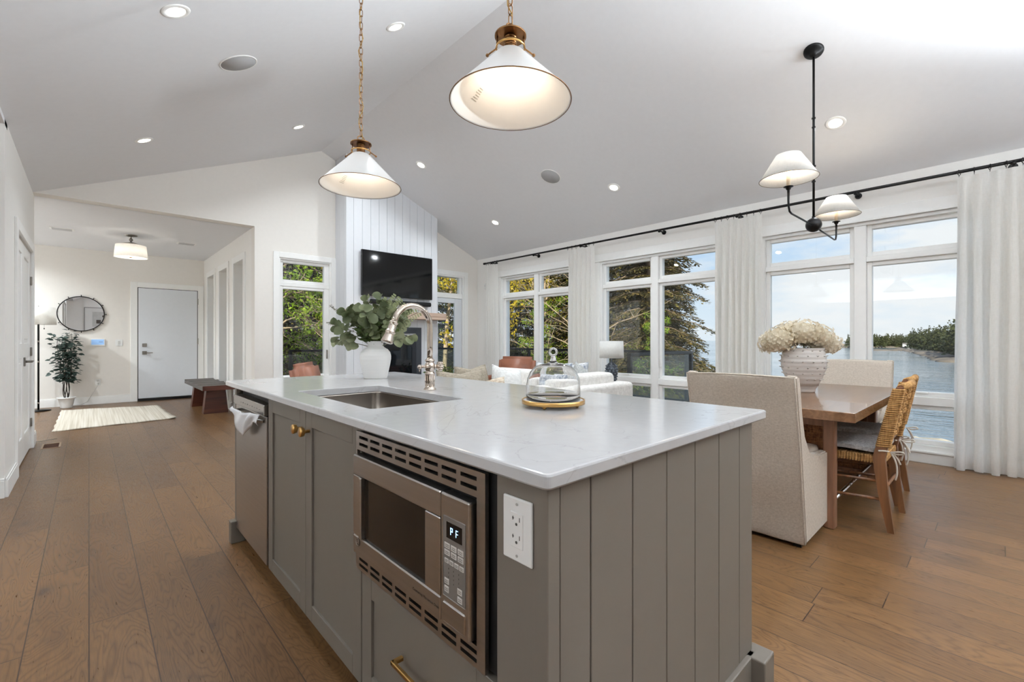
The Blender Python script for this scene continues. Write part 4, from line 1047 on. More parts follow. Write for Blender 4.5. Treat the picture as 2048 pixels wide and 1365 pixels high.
t = MB().tube([(.119, YE-.012, .38), (.115, YE-.03, .33), (.07, YE-.03, .24), (.03, YE-.025, .16), (-.02, YE-.03, .06), (-.10, YE-.035, .012), (-.22, YE-.04, .008)], .003, 8).build('lamp_cord', mat('clear_cord', (190, 188, 184), .4))
tag(t, 'thin pale cord hanging from the entry wall outlet down to the floor', 'cord')
# floor lamp
x, y = -.60, 10.62
t = thing('floor_lamp', 'black floor lamp with a white drum shade left of the mirror', 'floor lamp', (x, y, 0))
MB().lathe([(0, 0), (.145, 0), (.148, .006), (.145, .016), (.02, .026), (0, .026)], (x, y, 0), 48).build('base', BLACK, t)
MB().cyl((x, y, .02), (x, y, 1.46), .0125).build('pole', BLACK, t)
for z in (.13, .80, 1.13): MB().cyl((x, y, z-.014), (x, y, z+.014), .0135).build('collar', SATN, t)
MB().lathe([(.21, 1.405), (.205, 1.685), (.203, 1.685), (.208, 1.405), (.21, 1.405)], (x, y, 0), 56).build('lamp_shade', SHADE_TR, t)
MB().cyl((x, y, 1.66), (x, y, 1.71), .006).build('finial', SATN, t)
for s in (-1, 1): MB().cyl((x+s*.065, y, 1.34), (x+s*.065, y, 1.42), .0015, n=6).sph((x+s*.065, y, 1.34), .008, (1, 1, 1.6), 10).build('pull_chain', BLACK, t)
# potted eucalyptus tree
x, y = -.28, 10.78
t = thing('potted_tree', 'slim potted plant with dark blue-green leaves in a white pot under the mirror', 'plant', (x, y, 0))
MB().lathe([(0, .03), (.068, .03), (.070, 0), (.074, .0), (.076, .02), (.092, .09), (.102, .15), (.118, .165), (.121, .172), (.121, .185), (.108, .187), (.100, .17), (.09, .15), (0, .15)], (x, y, 0), 44).build('pot', K('pot_white', (232, 232, 230), .3), t)
rnd = random.Random(11)
st = MB(); lf_ = MB()
for q in range(6):
    a = 2*PI*q/6+.3; top = (x+.10*math.cos(a)*(.5+.5*(q % 2)), y+.09*math.sin(a)*.8, rnd.uniform(1.0, 1.2) if q else 1.27)
    pts = []
    for i in range(14):
        u = i/13; pts.append(Vector((x+.02*math.cos(a)+(top[0]-x)*u*(1.1-.1*u)+.01*math.sin(i*1.3+q), y+.02*math.sin(a)+(top[1]-y)*u, .15+(top[2]-.15)*u)))
    st.tube(pts, [.007-.0045*i/13 for i in range(14)], 6)
    for i in range(4, 14):
        for k in range(9):
            dd = Vector((rnd.uniform(-1, 1), rnd.uniform(-1, 1), rnd.uniform(-.15, .5))); dd.normalize()
            ln = rnd.uniform(.02, .13)*(1.0-.055*max(0, i-8)); p = pts[i]+dd*ln+Vector((0, 0, rnd.uniform(-.03, .03)))
            leaf(lf_, p, dd+Vector((0, 0, -.2)), rnd.uniform(.055, .085), .66, Vector((rnd.uniform(-.5, .5), rnd.uniform(-1.2, .2), 1)))
st.build('stems', mat('dark_stem', (52, 44, 38), .7), t)
lf_.build('leaves', leafmat('blue_green_leaf', [(38, 52, 48), (58, 74, 68), (84, 98, 88)], .15), t, smooth=True)
# rug
t = thing('entry_rug', 'ivory woven runner rug lying in front of the entry door', 'rug', (.28, 9.2, 0))
b = MB(); cs = [(-.335, 8.07), (.935, 8.25), (.885, 10.05), (-.33, 10.42)]
N = 26; vs = {}
for i in range(N+1):
    for j in range(N+1):
        u, v = i/N, j/N
        px_ = (cs[0][0]*(1-u)+cs[1][0]*u)*(1-v)+(cs[3][0]*(1-u)+cs[2][0]*u)*v
        py_ = (cs[0][1]*(1-u)+cs[1][1]*u)*(1-v)+(cs[3][1]*(1-u)+cs[2][1]*u)*v
        z = .012+.0025*math.sin(px_*17+py_*5)+(.012*max(0, u-.9)*10*max(0, .25-v)*4 if u > .9 else 0)
        vs[i, j] = b.bm.verts.new((px_+.006*math.sin(py_*13), py_+.01*math.sin(px_*9), z))
for i in range(N):
    for j in range(N): b.bm.faces.new((vs[i, j], vs[i+1, j], vs[i+1, j+1], vs[i, j+1]))
# stripes across
def rug_mat():
    m, nt, bs = base('rug_stripes'); L = nt.links.new
    tcn = nd(nt, 'ShaderNodeTexCoord'); mpn = nd(nt, 'ShaderNodeMapping'); mpn.inputs['Scale'].default_value = (34, .35, 1); L(tcn.outputs['Object'], mpn.inputs[0])
    n = nd(nt, 'ShaderNodeTexNoise'); n.inputs['Scale'].default_value = 1.6; n.inputs['Detail'].default_value = 6; L(mpn.outputs[0], n.inputs[0])
    r = ramp(nt, [(.30, lin((180, 170, 152))), (.48, lin((200, 192, 177))), (.66, lin((213, 207, 195)))], n.outputs[0]); L(r.outputs[0], bs.inputs['Base Color'])
    bs.inputs['Roughness'].default_value = .95
    n2 = nd(nt, 'ShaderNodeTexNoise'); n2.inputs['Scale'].default_value = 160; L(tcn.outputs['Object'], n2.inputs[0])
    bp = nd(nt, 'ShaderNodeBump'); bp.inputs['Strength'].default_value = .6; bp.inputs['Distance'].default_value = .006; L(n2.outputs[0], bp.inputs['Height']); L(bp.outputs[0], bs.inputs['Normal'])
    return m
rg = b.build('pile', rug_mat(), t, smooth=True); sm = rg.modifiers.new('s', 'SOLIDIFY'); sm.thickness = .010; sm.offset = -1
# bench
t = thing('entry_bench', 'dark wood bench with a scooped slatted top and flared panel legs', 'bench', (1.46, 9.0, 0))
bx0, bx1, by0, by1 = 1.25, 1.685, 8.18, 9.92
prof = []
K_ = 36
for i in range(K_+1):
    u = i/K_; yy = by0+(by1-by0)*u
    prof.append((yy, .452-.022*abs(math.sin(u*4*PI))**.8*(1 if .02 < u < .98 else 0)))
poly = [(by0, .385)]+prof+[(by1, .385)]
MB().prism(poly, 'x', bx0, bx1).build('seat', BENT, t)
MB().box(bx0+.003, bx1-.003, by0-.012, by0+.0, .383, .455, .003, 1).build('seat_end', WALN, t)
for yy in (8.42, 9.50):
    MB().prism([(bx0+.09, .385), (bx1-.09, .385), (bx1-.05, 0), (bx0+.05, 0)], 'y', yy, yy+.16, .004).build('leg', WALN, t)
# floor register
t = thing('floor_register', 'brown floor vent register in the planks near the closet', 'vent', (-.30, 7.03, 0))
MB().box(-.375, -.225, 6.88, 6.895, 0, .005).box(-.375, -.225, 7.165, 7.18, 0, .005).box(-.375, -.36, 6.895, 7.165, 0, .005).box(-.24, -.225, 6.895, 7.165, 0, .005).build('frame', K('register_tan', (168, 142, 118), .45, .3), t)
b = MB(); b.box(-.36, -.24, 6.895, 7.165, .0003, .001)
for i in range(18): b.box(-.358, -.242, 6.90+i*.015, 6.90+i*.015+.004, .001, .0035)
b.build('grate', K('register_brown', (92, 58, 40), .5, .3), t)
t = MB().tube([(XL+.016, 7.32, .02), (XL+.05, 7.35, .012), (XL+.12, 7.42, .010), (XL+.18, 7.43, .010)], .004, 8).build('door_stop', SATN); tag(t, 'thin metal door stop sticking out of the baseboard by the closet', 'door stop')

# ================================================================== FIREPLACE WALL
t = thing('television', 'large black flat television mounted on the shiplap chimney', 'television', (3.72, CY, 2.2))
MB().box(3.085, 4.365, CY-.065, CY-.025, 1.85, 2.565, .004, 1).build('casing', BLACKP, t)
MB().box(3.092, 4.358, CY-.0665, CY-.064, 1.860, 2.558).build('screen', mat('tv_screen', (7, 8, 9), .07), t)
MB().box(3.5, 3.95, CY-.026, CY, 2.05, 2.35).build('wall_mount', BLACKP, t)
t = thing('soundbar', 'slim black soundbar mounted just below the television', 'soundbar', (3.75, CY, 1.76))
MB().cyl((3.24, CY-.045, 1.765), (4.33, CY-.045, 1.765), .038, n=28).build('speaker_body', mat('soundbar_cloth', (20, 20, 22), .8), t)
MB().box(3.4, 4.15, CY-.03, CY, 1.755, 1.775).build('bracket', BLACKP, t)
t = thing('mantel_shelf', 'pale oak beam mantel shelf above the fireplace', 'mantel', (3.69, CY-.1, 1.5))
MB().box(2.80, 4.57, CY-.20, CY, 1.50, 1.615, .004, 1).build('beam', MANT, t)
t = thing('fireplace', 'charcoal metal fireplace insert with an arched glass front', 'fireplace', (3.69, CY, .3))
FPM = mat('fireplace_charcoal', (62, 66, 72), .45, .4)
fx0, fx1, fz0, fz1 = 3.21, 4.17, .30, 1.365
MB().box(fx0, fx0+.10, CY-.03, CY, fz0, fz1, .003, 1).box(fx1-.10, fx1, CY-.03, CY, fz0, fz1, .003, 1).box(fx0+.10, fx1-.10, CY-.03, CY, fz1-.10, fz1, .003, 1).box(fx0+.10, fx1-.10, CY-.03, CY, fz0, fz0+.08, .003, 1).build('surround', FPM, t)
arc = []
for i in range(17):
    a = PI*i/16; arc.append((3.69+.30*math.cos(a), 1.03+.075*math.sin(a)))
poly = [(fx1-.10, fz0+.08), (fx1-.10, 1.235), (fx0+.10, 1.235), (fx0+.10, fz0+.08), (3.39, fz0+.08)]+arc[::-1]+[(3.99, fz0+.08)]
b = MB(); 
# face plate with arched opening, split in strips so that every strip is convex
pts = arc[::-1]
for i in range(16):
    (ua, za), (ub, zb) = pts[i], pts[i+1]; b.prism([(ua, za), (ub, zb), (ub, 1.235), (ua, 1.235)], 'y', CY-.024, CY-.01)
b.box(fx0+.10, 3.39, CY-.024, CY-.01, fz0+.08, 1.235); b.box(3.99, fx1-.10, CY-.024, CY-.01, fz0+.08, 1.235)
b.build('face_plate', K('fireplace_dark', (44, 47, 52), .4, .4), t)
MB().box(fx0+.12, fx1-.12, CY-.034, CY-.022, 1.19, 1.205, .002, 1).build('vent_slot', BLACKP, t)
MB().box(3.38, 4.0, CY-.016, CY-.013, fz0+.08, 1.11).build('glass', mat('firebox_glass', (16, 19, 22), .04), t)
KEY = thing('wall_keypad', 'small white wall sensor between the patio door and the corner curtain', 'sensor', (XW-.0, 6.93, 2.23))
MB().box(XW-.022, XW, 6.91, 6.965, 2.165, 2.275, .006, 2).build('casing', PLW, KEY)
MB().box(XW-.0235, XW-.021, 6.925, 6.95, 2.215, 2.235).build('lens', K('plate_shade', (214, 214, 210), .4), KEY)

# ================================================================== CURTAINS
RX_, RZ_ = 5.615, 2.635
t = thing('curtain_rod', 'long black curtain rod running above all the lake-side windows', 'curtain rod', (RX_, 3.0, RZ_))
MB().cyl((RX_, -1.9, RZ_), (RX_, 6.78, RZ_), .0145, n=20).build('pole', BLACK, t)
for yy, s in ((6.78, 1), (-1.9, -1)):
    MB().cyl((RX_, yy, RZ_), (RX_, yy+s*.02, RZ_), .019).sph((RX_, yy+s*.04, RZ_), .022, n=16).build('finial', BLACK, t)
for yy in (6.60, 5.48, 4.45, 3.12, 2.12, .98, -.08):
    MB().cyl((RX_, yy, RZ_-.012), (XW, yy, RZ_-.012), .009, n=12).cyl((XW-.012, yy, RZ_-.012), (XW, yy, RZ_-.012), .030, n=24).sph((RX_, yy, RZ_-.014), .024, (1, .8, .8), 12).build('bracket', BLACK, t)
def curtain(y0, y1, folds, label, seed, spread=1.0, low=.012):
    r = random.Random(seed)
    t = thing('curtain', label, 'curtain', (RX_, (y0+y1)/2, 0), 'white pleated curtains on the black rod')
    b = MB(); n = folds*14; m = 26; vs = {}; yc = (y0+y1)/2
    ph = [r.uniform(-.5, .5) for _ in range(folds+2)]; am = [r.uniform(.7, 1.25) for _ in range(folds+2)]
    top = RZ_-.045
    for i in range(n+1):
        u = i/n
        for j in range(m+1):
            v = j/m; z = top-(top-low)*v
            k = u*folds; ki = int(min(k, folds-1)); fr = k-ki
            pl_ = math.sin(PI*fr)**2
            a = (.016+.028*min(1, v*3.2))*((1-fr)*am[ki]+fr*am[ki+1])
            x = RX_+.004+a*math.cos(2*PI*k+ph[ki]*.5*min(1, v*4))*(.9)
            if v < .05: x = RX_+.004+(.018)*math.cos(2*PI*k)*(.4+12*v)
            wsp = 1+(spread-1)*min(1, v*2.0)
            y = yc+(y0-yc+(y1-y0)*u)*wsp+.012*math.sin(4*PI*k+seed)*min(1, v*3)+.006*math.sin(v*5+k*2)
            if j == m: z += .006*math.sin(k*3)
            vs[i, j] = b.bm.verts.new((x, y, z))
    for i in range(n):
        for j in range(m): b.bm.faces.new((vs[i, j], vs[i+1, j], vs[i+1, j+1], vs[i, j+1]))
    c = b.build('fabric', CURT, t, smooth=True)
    for q in range(folds+1):
        yy = y0+(y1-y0)*q/folds*.97+.01; tl = r.uniform(-.5, .5)
        pts = []
        for a in range(20):
            th = 2*PI*a/20; ry = .0225*math.sin(tl)*math.cos(th)
            pts.append((RX_+.0225*math.cos(th)*math.cos(tl), yy+ry, RZ_-.006+.0225*math.sin(th)))
        MB().tube(pts, .0028, 6, closed=True).cyl((RX_, yy, RZ_-.045), (RX_, yy, RZ_-.028), .002, n=6).build('curtain_ring', BLACK, t)
    return t
curtain(6.43, 6.76, 5, 'narrow white curtain bunched in the far corner by the small wall sensor', 3)
curtain(4.20, 4.72, 6, 'white curtain between the farthest window pair and the middle window pair', 4)
curtain(1.85, 2.38, 7, 'white curtain behind the dining chair, between the middle and nearest window pairs', 5)
curtain(-.52, .255, 8, 'wide white curtain at the right edge of the photo', 6, 1.05)

# ================================================================== DINING
TY0, TY1, TX0, TX1 = .535, 1.47, 3.06, 4.98
t = thing('dining_table', 'rectangular oak dining table with cane-panelled legs by the windows', 'dining table', (4.02, 1.0, 0))
MB().box(TX0, TX1, TY0, TY1, .695, .75, .004, 2).build('tabletop', OAKT, t)
OAKV = wood('table_oak_upright', (100, 66, 46), (142, 100, 74), .4, 6, 'z')
CANE = weave('cane_panel', (72, 44, 28), (134, 92, 60), 210, bump=.8)
for xx in (3.30, 4.66):
    pts = []
    for yy in (.68, 1.28): MB().box(xx, xx+.075, yy, yy+.06, 0, .695, .008, 3).build('leg_post', OAKV, t)
    MB().box(xx+.012, xx+.06, .74, 1.28, .62, .695).build('leg_rail', OAKV, t); MB().box(xx+.012, xx+.06, .74, 1.28, .03, .075).build('leg_rail', OAKV, t)
    c = MB().box(xx+.030, xx+.040, .74, 1.28, .075, .62)
    for i in range(26): c.box(xx+.026, xx+.044, .743+i*.0208, .743+i*.0208+.008, .075, .62)
    for i in range(26): c.box(xx+.024, xx+.046, .74, 1.28, .085+i*.0207, .085+i*.0207+.007)
    c.build('cane_panel', CANE, t)
for yy in (.70, 1.30): MB().cyl((3.375, yy, .16), (4.66, yy, .16), .011).build('chrome_rail', K('chrome', (210, 210, 212), .12, 1.0), t)
def host_chair(x, y, rz, label):
    """slip-covered armchair; local +x is forward, back plane at x=0"""
    t = thing('host_chair', label, 'armchair', (x, y, 0), 'linen slip-covered host chairs', rz)
    W2 = .295
    def sec(xb, xf, z, y):  return [(xb, y, z), (xf, y, z)]
    # side outline (x,z): leaning back, low arm swooping forward
    side = [(0, .035), (-.045, .30), (-.09, .55), (-.185, .955), (-.165, .965), (-.125, .958), (-.10, .88), (-.07, .75), (-.025, .63), (.06, .535), (.16, .495), (.32, .48), (.50, .468), (.535, .445), (.548, .38), (.545, .04)]
    for s in (-1, 1):
        b = bmesh.new(); ya, yb_ = s*W2, s*(W2-.055)
        A = [b.verts.new((px_, ya, pz)) for px_, pz in side]; B = [b.verts.new((px_, yb_, pz)) for px_, pz in side]
        n = len(side)
        for i in range(n):
            j = (i+1) % n; b.faces.new((A[i], B[i], B[j], A[j]))
        b.faces.new(A); b.faces.new(B[::-1])
        bmesh.ops.recalc_face_normals(b, faces=b.faces)
        bmesh.ops.bevel(b, geom=[e for e in b.edges if e.calc_face_angle(0) > .5], offset=.008, segments=2, affect='EDGES')
        m = MB(); m._merge(b); m.build('side_wing', LINEN, t, world=False)
    # back cover with a soft sag and crease
    b = MB(); N_, M2 = 20, 24; vs = {}
    prof = [(0, .035), (-.045, .30), (-.09, .55), (-.187, .955)]
    def px_at(z):
        for (x0_, z0_), (x1_, z1_) in zip(prof[:-1], prof[1:]):
            if z <= z1_: return x0_+(x1_-x0_)*(z-z0_)/(z1_-z0_)
        return prof[-1][0]
    for side_ in (0, 1):
        for i in range(N_+1):
            for j in range(M2+1):
                u = i/N_; z = .022+(.952-.022)*j/M2; yy = (-W2+2*W2*u)*.984
                if side_ == 0: xx = px_at(z)-.006+.004*math.sin(u*5+z*9)-.003*math.sin(z*21)*(1-abs(2*u-1)) - (.008*max(0, .15-z)*6*abs(math.sin(u*8)))
                else: xx = px_at(max(z, .36))+.085
                vs[side_, i, j] = b.bm.verts.new((xx, yy, z+(.006*math.sin(PI*u) if j == M2 else 0)))
    for sd_ in (0, 1):
        for i in range(N_):
            for j in range(M2):
                f = (vs[sd_, i, j], vs[sd_, i+1, j], vs[sd_, i+1, j+1], vs[sd_, i, j+1]); b.bm.faces.new(f if sd_ else f[::-1])
    for i in range(N_): b.bm.faces.new((vs[0, i, M2], vs[0, i+1, M2], vs[1, i+1, M2], vs[1, i, M2])); b.bm.faces.new((vs[0, i, 0], vs[1, i, 0], vs[1, i+1, 0], vs[0, i+1, 0]))
    for j in range(M2): b.bm.faces.new((vs[0, 0, j], vs[0, 0, j+1], vs[1, 0, j+1], vs[1, 0, j])); b.bm.faces.new((vs[0, N_, j], vs[1, N_, j], vs[1, N_, j+1], vs[0, N_, j+1]))
    bmesh.ops.recalc_face_normals(b.bm, faces=b.bm.faces)
    bb = b.build('back', LINEN, t, world=False, smooth=True); bb.modifiers.new('b', 'BEVEL').width = .012; bb.modifiers['b'].segments = 3; bb.modifiers['b'].limit_method = 'ANGLE'
    # seams
    pr = [(-.006+px_at(z), z) for z in [.03+.92*i/16 for i in range(17)]]
    for s in (-1, 1): MB().tube([(px_-.001, s*(W2-.006), z) for px_, z in pr], .0035, 6).build('piping', LINEN, t, world=False)
    MB().tube([(-.193, -W2+.004+(2*W2-.008)*i/10, .952+.006*math.sin(PI*i/10)) for i in range(11)], .0035, 6).build('piping', LINEN, t, world=False)
    MB().box(-.02, .53, -W2+.05, W2-.05, .36, .50, .03, 4).build('seat', LINEN, t, world=False, smooth=True)
    MB().box(.45, .54, -W2+.04, W2-.04, .035, .40, .01, 2).build('skirt', LINEN, t, world=False)
    for sx_, sy_ in ((.04, -1), (.04, 1), (.50, -1), (.50, 1)): MB().box(sx_-.02, sx_+.02, sy_*(W2-.05)-.02, sy_*(W2-.05)+.02, 0, .10).build('leg', BLACKP, t, world=False)
    return t
host_chair(2.865, 1.012, 0, 'linen host chair at the near end of the dining table, back to the viewer')
host_chair(5.33, .965, PI, 'linen host chair at the far end of the dining table, against the windows')
def sm_(pts, k=3):
    pts = [Vector(p) for p in pts]
    for _ in range(k):
        o = [pts[0]]
        for a, b in zip(pts[:-1], pts[1:]): o += [a*.75+b*.25, a*.25+b*.75]
        pts = o+[pts[-1]]
    return pts
def woven_chair(x, y, label):
    """local +y forward; back posts at y=0"""
    t = thing('woven_chair', label, 'dining chair', (x, y, 0), 'woven rush dining chairs')
    W2 = .235
    for s in (-1, 1):
        pts = [(s*W2, -.035, 0), (s*W2, .0, .22), (s*W2, .02, .44), (s*W2, -.012, .60), (s*W2, -.078, .872)]
        b = bmesh.new(); rings = []
        for i, (px_, py_, pz) in enumerate(pts):
            hw = (.013, .018, .021, .019, .017)[i]; hd = (.016, .024, .030, .026, .018)[i]
            rings.append([b.verts.new((px_+a*hw, py_+c_*hd, pz)) for a, c_ in ((-1, -1), (1, -1), (1, 1), (-1, 1))])
        for k in range(4):
            for i in range(4): j = (i+1) % 4; b.faces.new((rings[k][i], rings[k][j], rings[k+1][j], rings[k+1][i]))
        b.faces.new(rings[0][::-1]); b.faces.new(rings[-1]); bmesh.ops.bevel(b, geom=[e for e in b.edges if e.calc_face_angle(0) > .6], offset=.005, segments=2, affect='EDGES')
        m = MB(); m._merge(b); m.build('back_leg', CHW, t, world=False)
        # rush wound round the upper post
        w_ = MB()
        for k in range(30):
            u = k/29; z = .515+(.855-.515)*u; py_ = -.0-.072*((z-.52)/.34)
            hw, hd = .0235, .0245+.006*(1-u)
            w_.tube([(s*W2+hw*cx_, py_+hd*cy_, z+.0015*math.sin(k*7)) for cx_, cy_ in ((-1, -.8), (-.8, -1), (.8, -1), (1, -.8), (1, .8), (.8, 1), (-.8, 1), (-1, .8))], .0065, 5, closed=True)
        w_.build('post_wrap', ROPE, t, world=False)
        MB().tube([(s*W2*.96, .42, 0), (s*W2*.98, .415, .22), (s*W2, .41, .43)], [.012, .017, .019], 10).build('front_leg', CHW, t, world=False)
        MB().cyl((s*W2, .0, .19), (s*W2*.98, .415, .17), .010, n=10).build('side_stretcher', CHW, t, world=False)
        MB().cyl((s*W2, .01, .30), (s*W2*.98, .415, .28), .009, n=10).build('side_stretcher', CHW, t, world=False)
    MB().tube([(-W2, -.078, .868), (0, -.095, .868), (W2, -.078, .868)], .017, 12).build('top_rail', CHW, t, world=False)
    MB().cyl((-W2, -.002, .52), (W2, -.002, .52), .010, n=10).build('lower_rail', CHW, t, world=False)
    MB().cyl((-W2, .0, .25), (W2, .0, .25), .010, n=10).build('back_stretcher', CHW, t, world=False)
    b = MB()
    nx, nz_ = 7, 7
    for i in range(nx):
        for h in (-.008, .008):
            xx = -W2+.045+(2*W2-.09)*i/(nx-1)+h; pts = []
            for k in range(nz_*4+1):
                u = k/(nz_*4); z = .53+.325*u; pts.append((xx, -.0-.078*u+.009*math.sin(u*nz_*PI+PI*i)-.004, z))
            b.tube(pts, .0080, 6)
    for j in range(nz_):
        for h in (-.008, .008):
            u = (j+.5)/nz_; z = .53+.325*u+h; pts = []
            for k in range(nx*4+1):
                v = k/(nx*4); pts.append((-W2+2*W2*v, -.078*u-.009*math.cos((v*(nx-1)*1.0)*PI+PI*j)-.004, z))
            b.tube(pts, .0080, 6)
    b.tube([(-W2, -.082, .872), (0, -.098, .874), (W2, -.082, .872)], .0215, 10)
    b.build('woven_back', ROPE, t, world=False, smooth=True)
    b = MB().box(-W2-.005, W2+.005, -.005, .435, .405, .445, .014, 3)
    for i in range(30): b.box(-W2-.009, W2+.009, -.003+i*.0147, -.003+i*.0147+.011, .4, .449, .004, 1)
    b.build('rush_seat', ROPE, t, world=False)
    c = thing('seat_cushion', 'grey cushion tied to the woven chair '+('nearer the viewer' if x < 4 else 'nearer the windows'), 'cushion', (x, y, .45), 'grey seat cushions on the woven chairs')
    b = bmesh.new(); bmesh.ops.create_cube(b, size=1)
    bmesh.ops.subdivide_edges(b, edges=b.edges, cuts=7, use_grid_fill=True)
    for v in b.verts:
        p = v.co; ex = (abs(p.x)*2)**4; ey = (abs(p.y)*2)**4; k_ = max(0, 1-max(ex, ey)*.55)
        v.co = Vector((p.x*.455, .205+p.y*.40, .031+p.z*.058*k_+.003*math.sin(p.x*9)*math.cos(p.y*8)))
    for f in b.faces: f.smooth = True
    m = MB(); m._merge(b); m.build('pad', GREYC, c, world=False)
    TIE = K('tie_cream', (206, 199, 188), .9)
    for s in (-1, 1):
        sx_ = s*(W2); b = MB()
        b.tube(sm_([(sx_*.9, .0, .03), (sx_*1.0, -.03, .032), (sx_*1.12, -.01, .04), (sx_*1.12, .02, .035)]), .0048, 8)
        b.tube(sm_([(sx_*1.0, -.034, .03), (sx_*1.06, -.085, .045), (sx_*1.02, -.10, .03), (sx_*1.0, -.06, .02), (sx_*1.0, -.034, .03)]), .0048, 8)
        b.tube(sm_([(sx_*1.0, -.034, .03), (sx_*1.03, -.06, -.02), (sx_*1.02, -.065, -.09), (sx_*1.0, -.055, -.13)]), .0048, 8)
        b.tube(sm_([(sx_*1.0, -.034, .03), (sx_*.92, -.06, .0), (sx_*.88, -.075, -.04)]), .0048, 8)
        b.build('tie', TIE, c, world=False, smooth=True)
    return t
woven_chair(3.735, .475, 'woven rush chair on the near side of the dining table, closer to the viewer')
woven_chair(4.335, .515, 'woven rush chair on the near side of the dining table, closer to the windows')
# vase and hydrangeas on the table
vx, vy, z0 = 4.07, 1.04, .75
t = thing('spiked_vase', 'pale grey glazed vase covered with small spikes on the dining table', 'vase', (vx, vy, z0))
def vr(z):  # radius by height
    P_ = [(0, .074), (.05, .092), (.11, .124), (.18, .147), (.235, .155), (.29, .146), (.325, .136), (.34, .138)]
    for (a, ra), (c_, rb) in zip(P_[:-1], P_[1:]):
        if z <= c_: return ra+(rb-ra)*(z-a)/(c_-a)
    return P_[-1][1]
pr = [(0, 0)]+[(vr(.34*i/34)+.0022*math.sin(i*1.9), .34*i/34) for i in range(35)]+[(.128, .338), (.122, .30), (.10, .05), (0, .04)]
b = MB().lathe(pr, (vx, vy, z0), 56)
for r_i, zz in enumerate((.10, .145, .19, .235, .28, .32)):
    for q in range(14):
        a = 2*PI*(q+.5*(r_i % 2))/14; r_ = vr(zz); c_, s_ = math.cos(a), math.sin(a)
        b.cyl((vx+c_*(r_-.003), vy+s_*(r_-.003), z0+zz), (vx+c_*(r_+.016), vy+s_*(r_+.016), z0+zz+.004), .0065, .0012, 8)
b.build('vessel', CERG, t)
t = thing('hydrangea_bouquet', 'cream hydrangea heads bunched in the spiked vase on the dining table', 'flowers', (vx, vy, z0+.30))
rnd = random.Random(21)
HYD = leafmat('cream_petal', [(206, 192, 164), (226, 216, 194), (240, 233, 216)], .25, .7)
heads = [(-.175, .0, .405, .125), (-.03, -.05, .455, .125), (.09, -.02, .425, .12), (.185, .03, .37, .115), (-.06, .08, .45, .12), (.08, .09, .43, .115), (-.19, .08, .375, .11)]
sb = MB()
for (lx, ly, hz, hr) in heads:
    c_ = Vector((vx, vy, z0+hz))+CAMR*lx+CAMF*ly
    sb.tube([(vx+.02*lx, vy, z0+.08), tuple((Vector((vx, vy, z0+.3))+c_)/2-Vector((0, 0, .03))), tuple(c_)], .004, 6)
    b = MB()
    for k in range(150):
        th = math.acos(1-2*(k+.5)/150); fi = PI*(1+5**.5)*k; n_ = Vector((math.sin(th)*math.cos(fi), math.sin(th)*math.sin(fi), math.cos(th)))
        if n_.z < -.75: continue
        rr_ = hr*(rnd.uniform(.86, 1.06)); p = c_+Vector((n_.x, n_.y, n_.z*.82))*rr_
        n2 = (n_+Vector((rnd.uniform(-1, 1), rnd.uniform(-1, 1), rnd.uniform(-1, 1)))*.35).normalized(); tt = n2.orthogonal().normalized(); bb_ = n2.cross(tt); r0 = rnd.uniform(0, PI)
        for q in range(4):
            a = r0+q*PI/2; d_ = tt*math.cos(a)+bb_*math.sin(a); s_ = n2.cross(d_); L_ = rnd.uniform(.014, .019)
            v0 = b.bm.verts.new(p-n2*.002); v1 = b.bm.verts.new(p+d_*L_*.6+s_*L_*.5+n2*.003); v2 = b.bm.verts.new(p+d_*L_*1.1+n2*rnd.uniform(-.003, .007)); v3 = b.bm.verts.new(p+d_*L_*.6-s_*L_*.5+n2*.003)
            b.bm.faces.new((v0, v1, v2)); b.bm.faces.new((v0, v2, v3))
    b.sph(tuple(c_), hr*.80, (1, 1, .8), 16)
    b.build('flower_head', HYD, t, smooth=True)
sb.build('stems', M_.get('stem', K('stem', (110, 112, 74), .6)), t)

# ================================================================== LIVING ROOM
def pillow(name, label, c, w_, h_, th, m, rz=0, tilt=.3, group=None, roll=0):
    """square cushion standing on its edge; faces local y, leaning back"""
    t = thing(name, label, 'cushion', c, group)
    b = bmesh.new(); N_ = 14; vs = {}
    for sd_ in (-1, 1):
        for i in range(N_+1):
            for j in range(N_+1):
                u, v = i/N_*2-1, j/N_*2-1
                e = (1-abs(u)**3.2)*(1-abs(v)**3.2); th_ = th*.5*max(0, e)**.5
                k_ = 1-.07*(1-abs(v)**2)*abs(u)**4; k2 = 1-.07*(1-abs(u)**2)*abs(v)**4
                key_ = (sd_, i, j) if 0 < i < N_ and 0 < j < N_ else (0, i, j)
                if key_ not in vs:
                    dent = .10*h_*max(0, v)*max(0, 1-abs(u)*1.6)*.5
                    vs[key_] = b.verts.new((u*w_/2*k_, sd_*th_ if key_[0] else 0, h_/2+v*h_/2*k2-dent))
    g_ = lambda s_, i, j: vs[(s_, i, j)] if 0 < i < N_ and 0 < j < N_ else vs[(0, i, j)]
    for sd_ in (-1, 1):
        for i in range(N_):
            for j in range(N_):
                f = [g_(sd_, i, j), g_(sd_, i+1, j), g_(sd_, i+1, j+1), g_(sd_, i, j+1)]
                b.faces.new(f if sd_ < 0 else f[::-1])
    M = Matrix.Rotation(rz, 4, 'Z') @ Matrix.Rotation(-tilt, 4, 'X') @ Matrix.Translation((0, 0, h_/2)) @ Matrix.Rotation(roll, 4, 'Y') @ Matrix.Translation((0, 0, -h_/2))
    mm = MB(); mm._merge(b, M, True); mm.build('cover', m, t, world=False)
    # piped edge
    return t
t = thing('sectional_sofa', 'large white sectional sofa with its back to the kitchen island', 'sofa', (3.4, 3.6, 0))
MB().box(2.0, 4.40, 2.74, 2.96, .06, .695, .05, 4).build('back_frame', SOFAF, t, smooth=True)
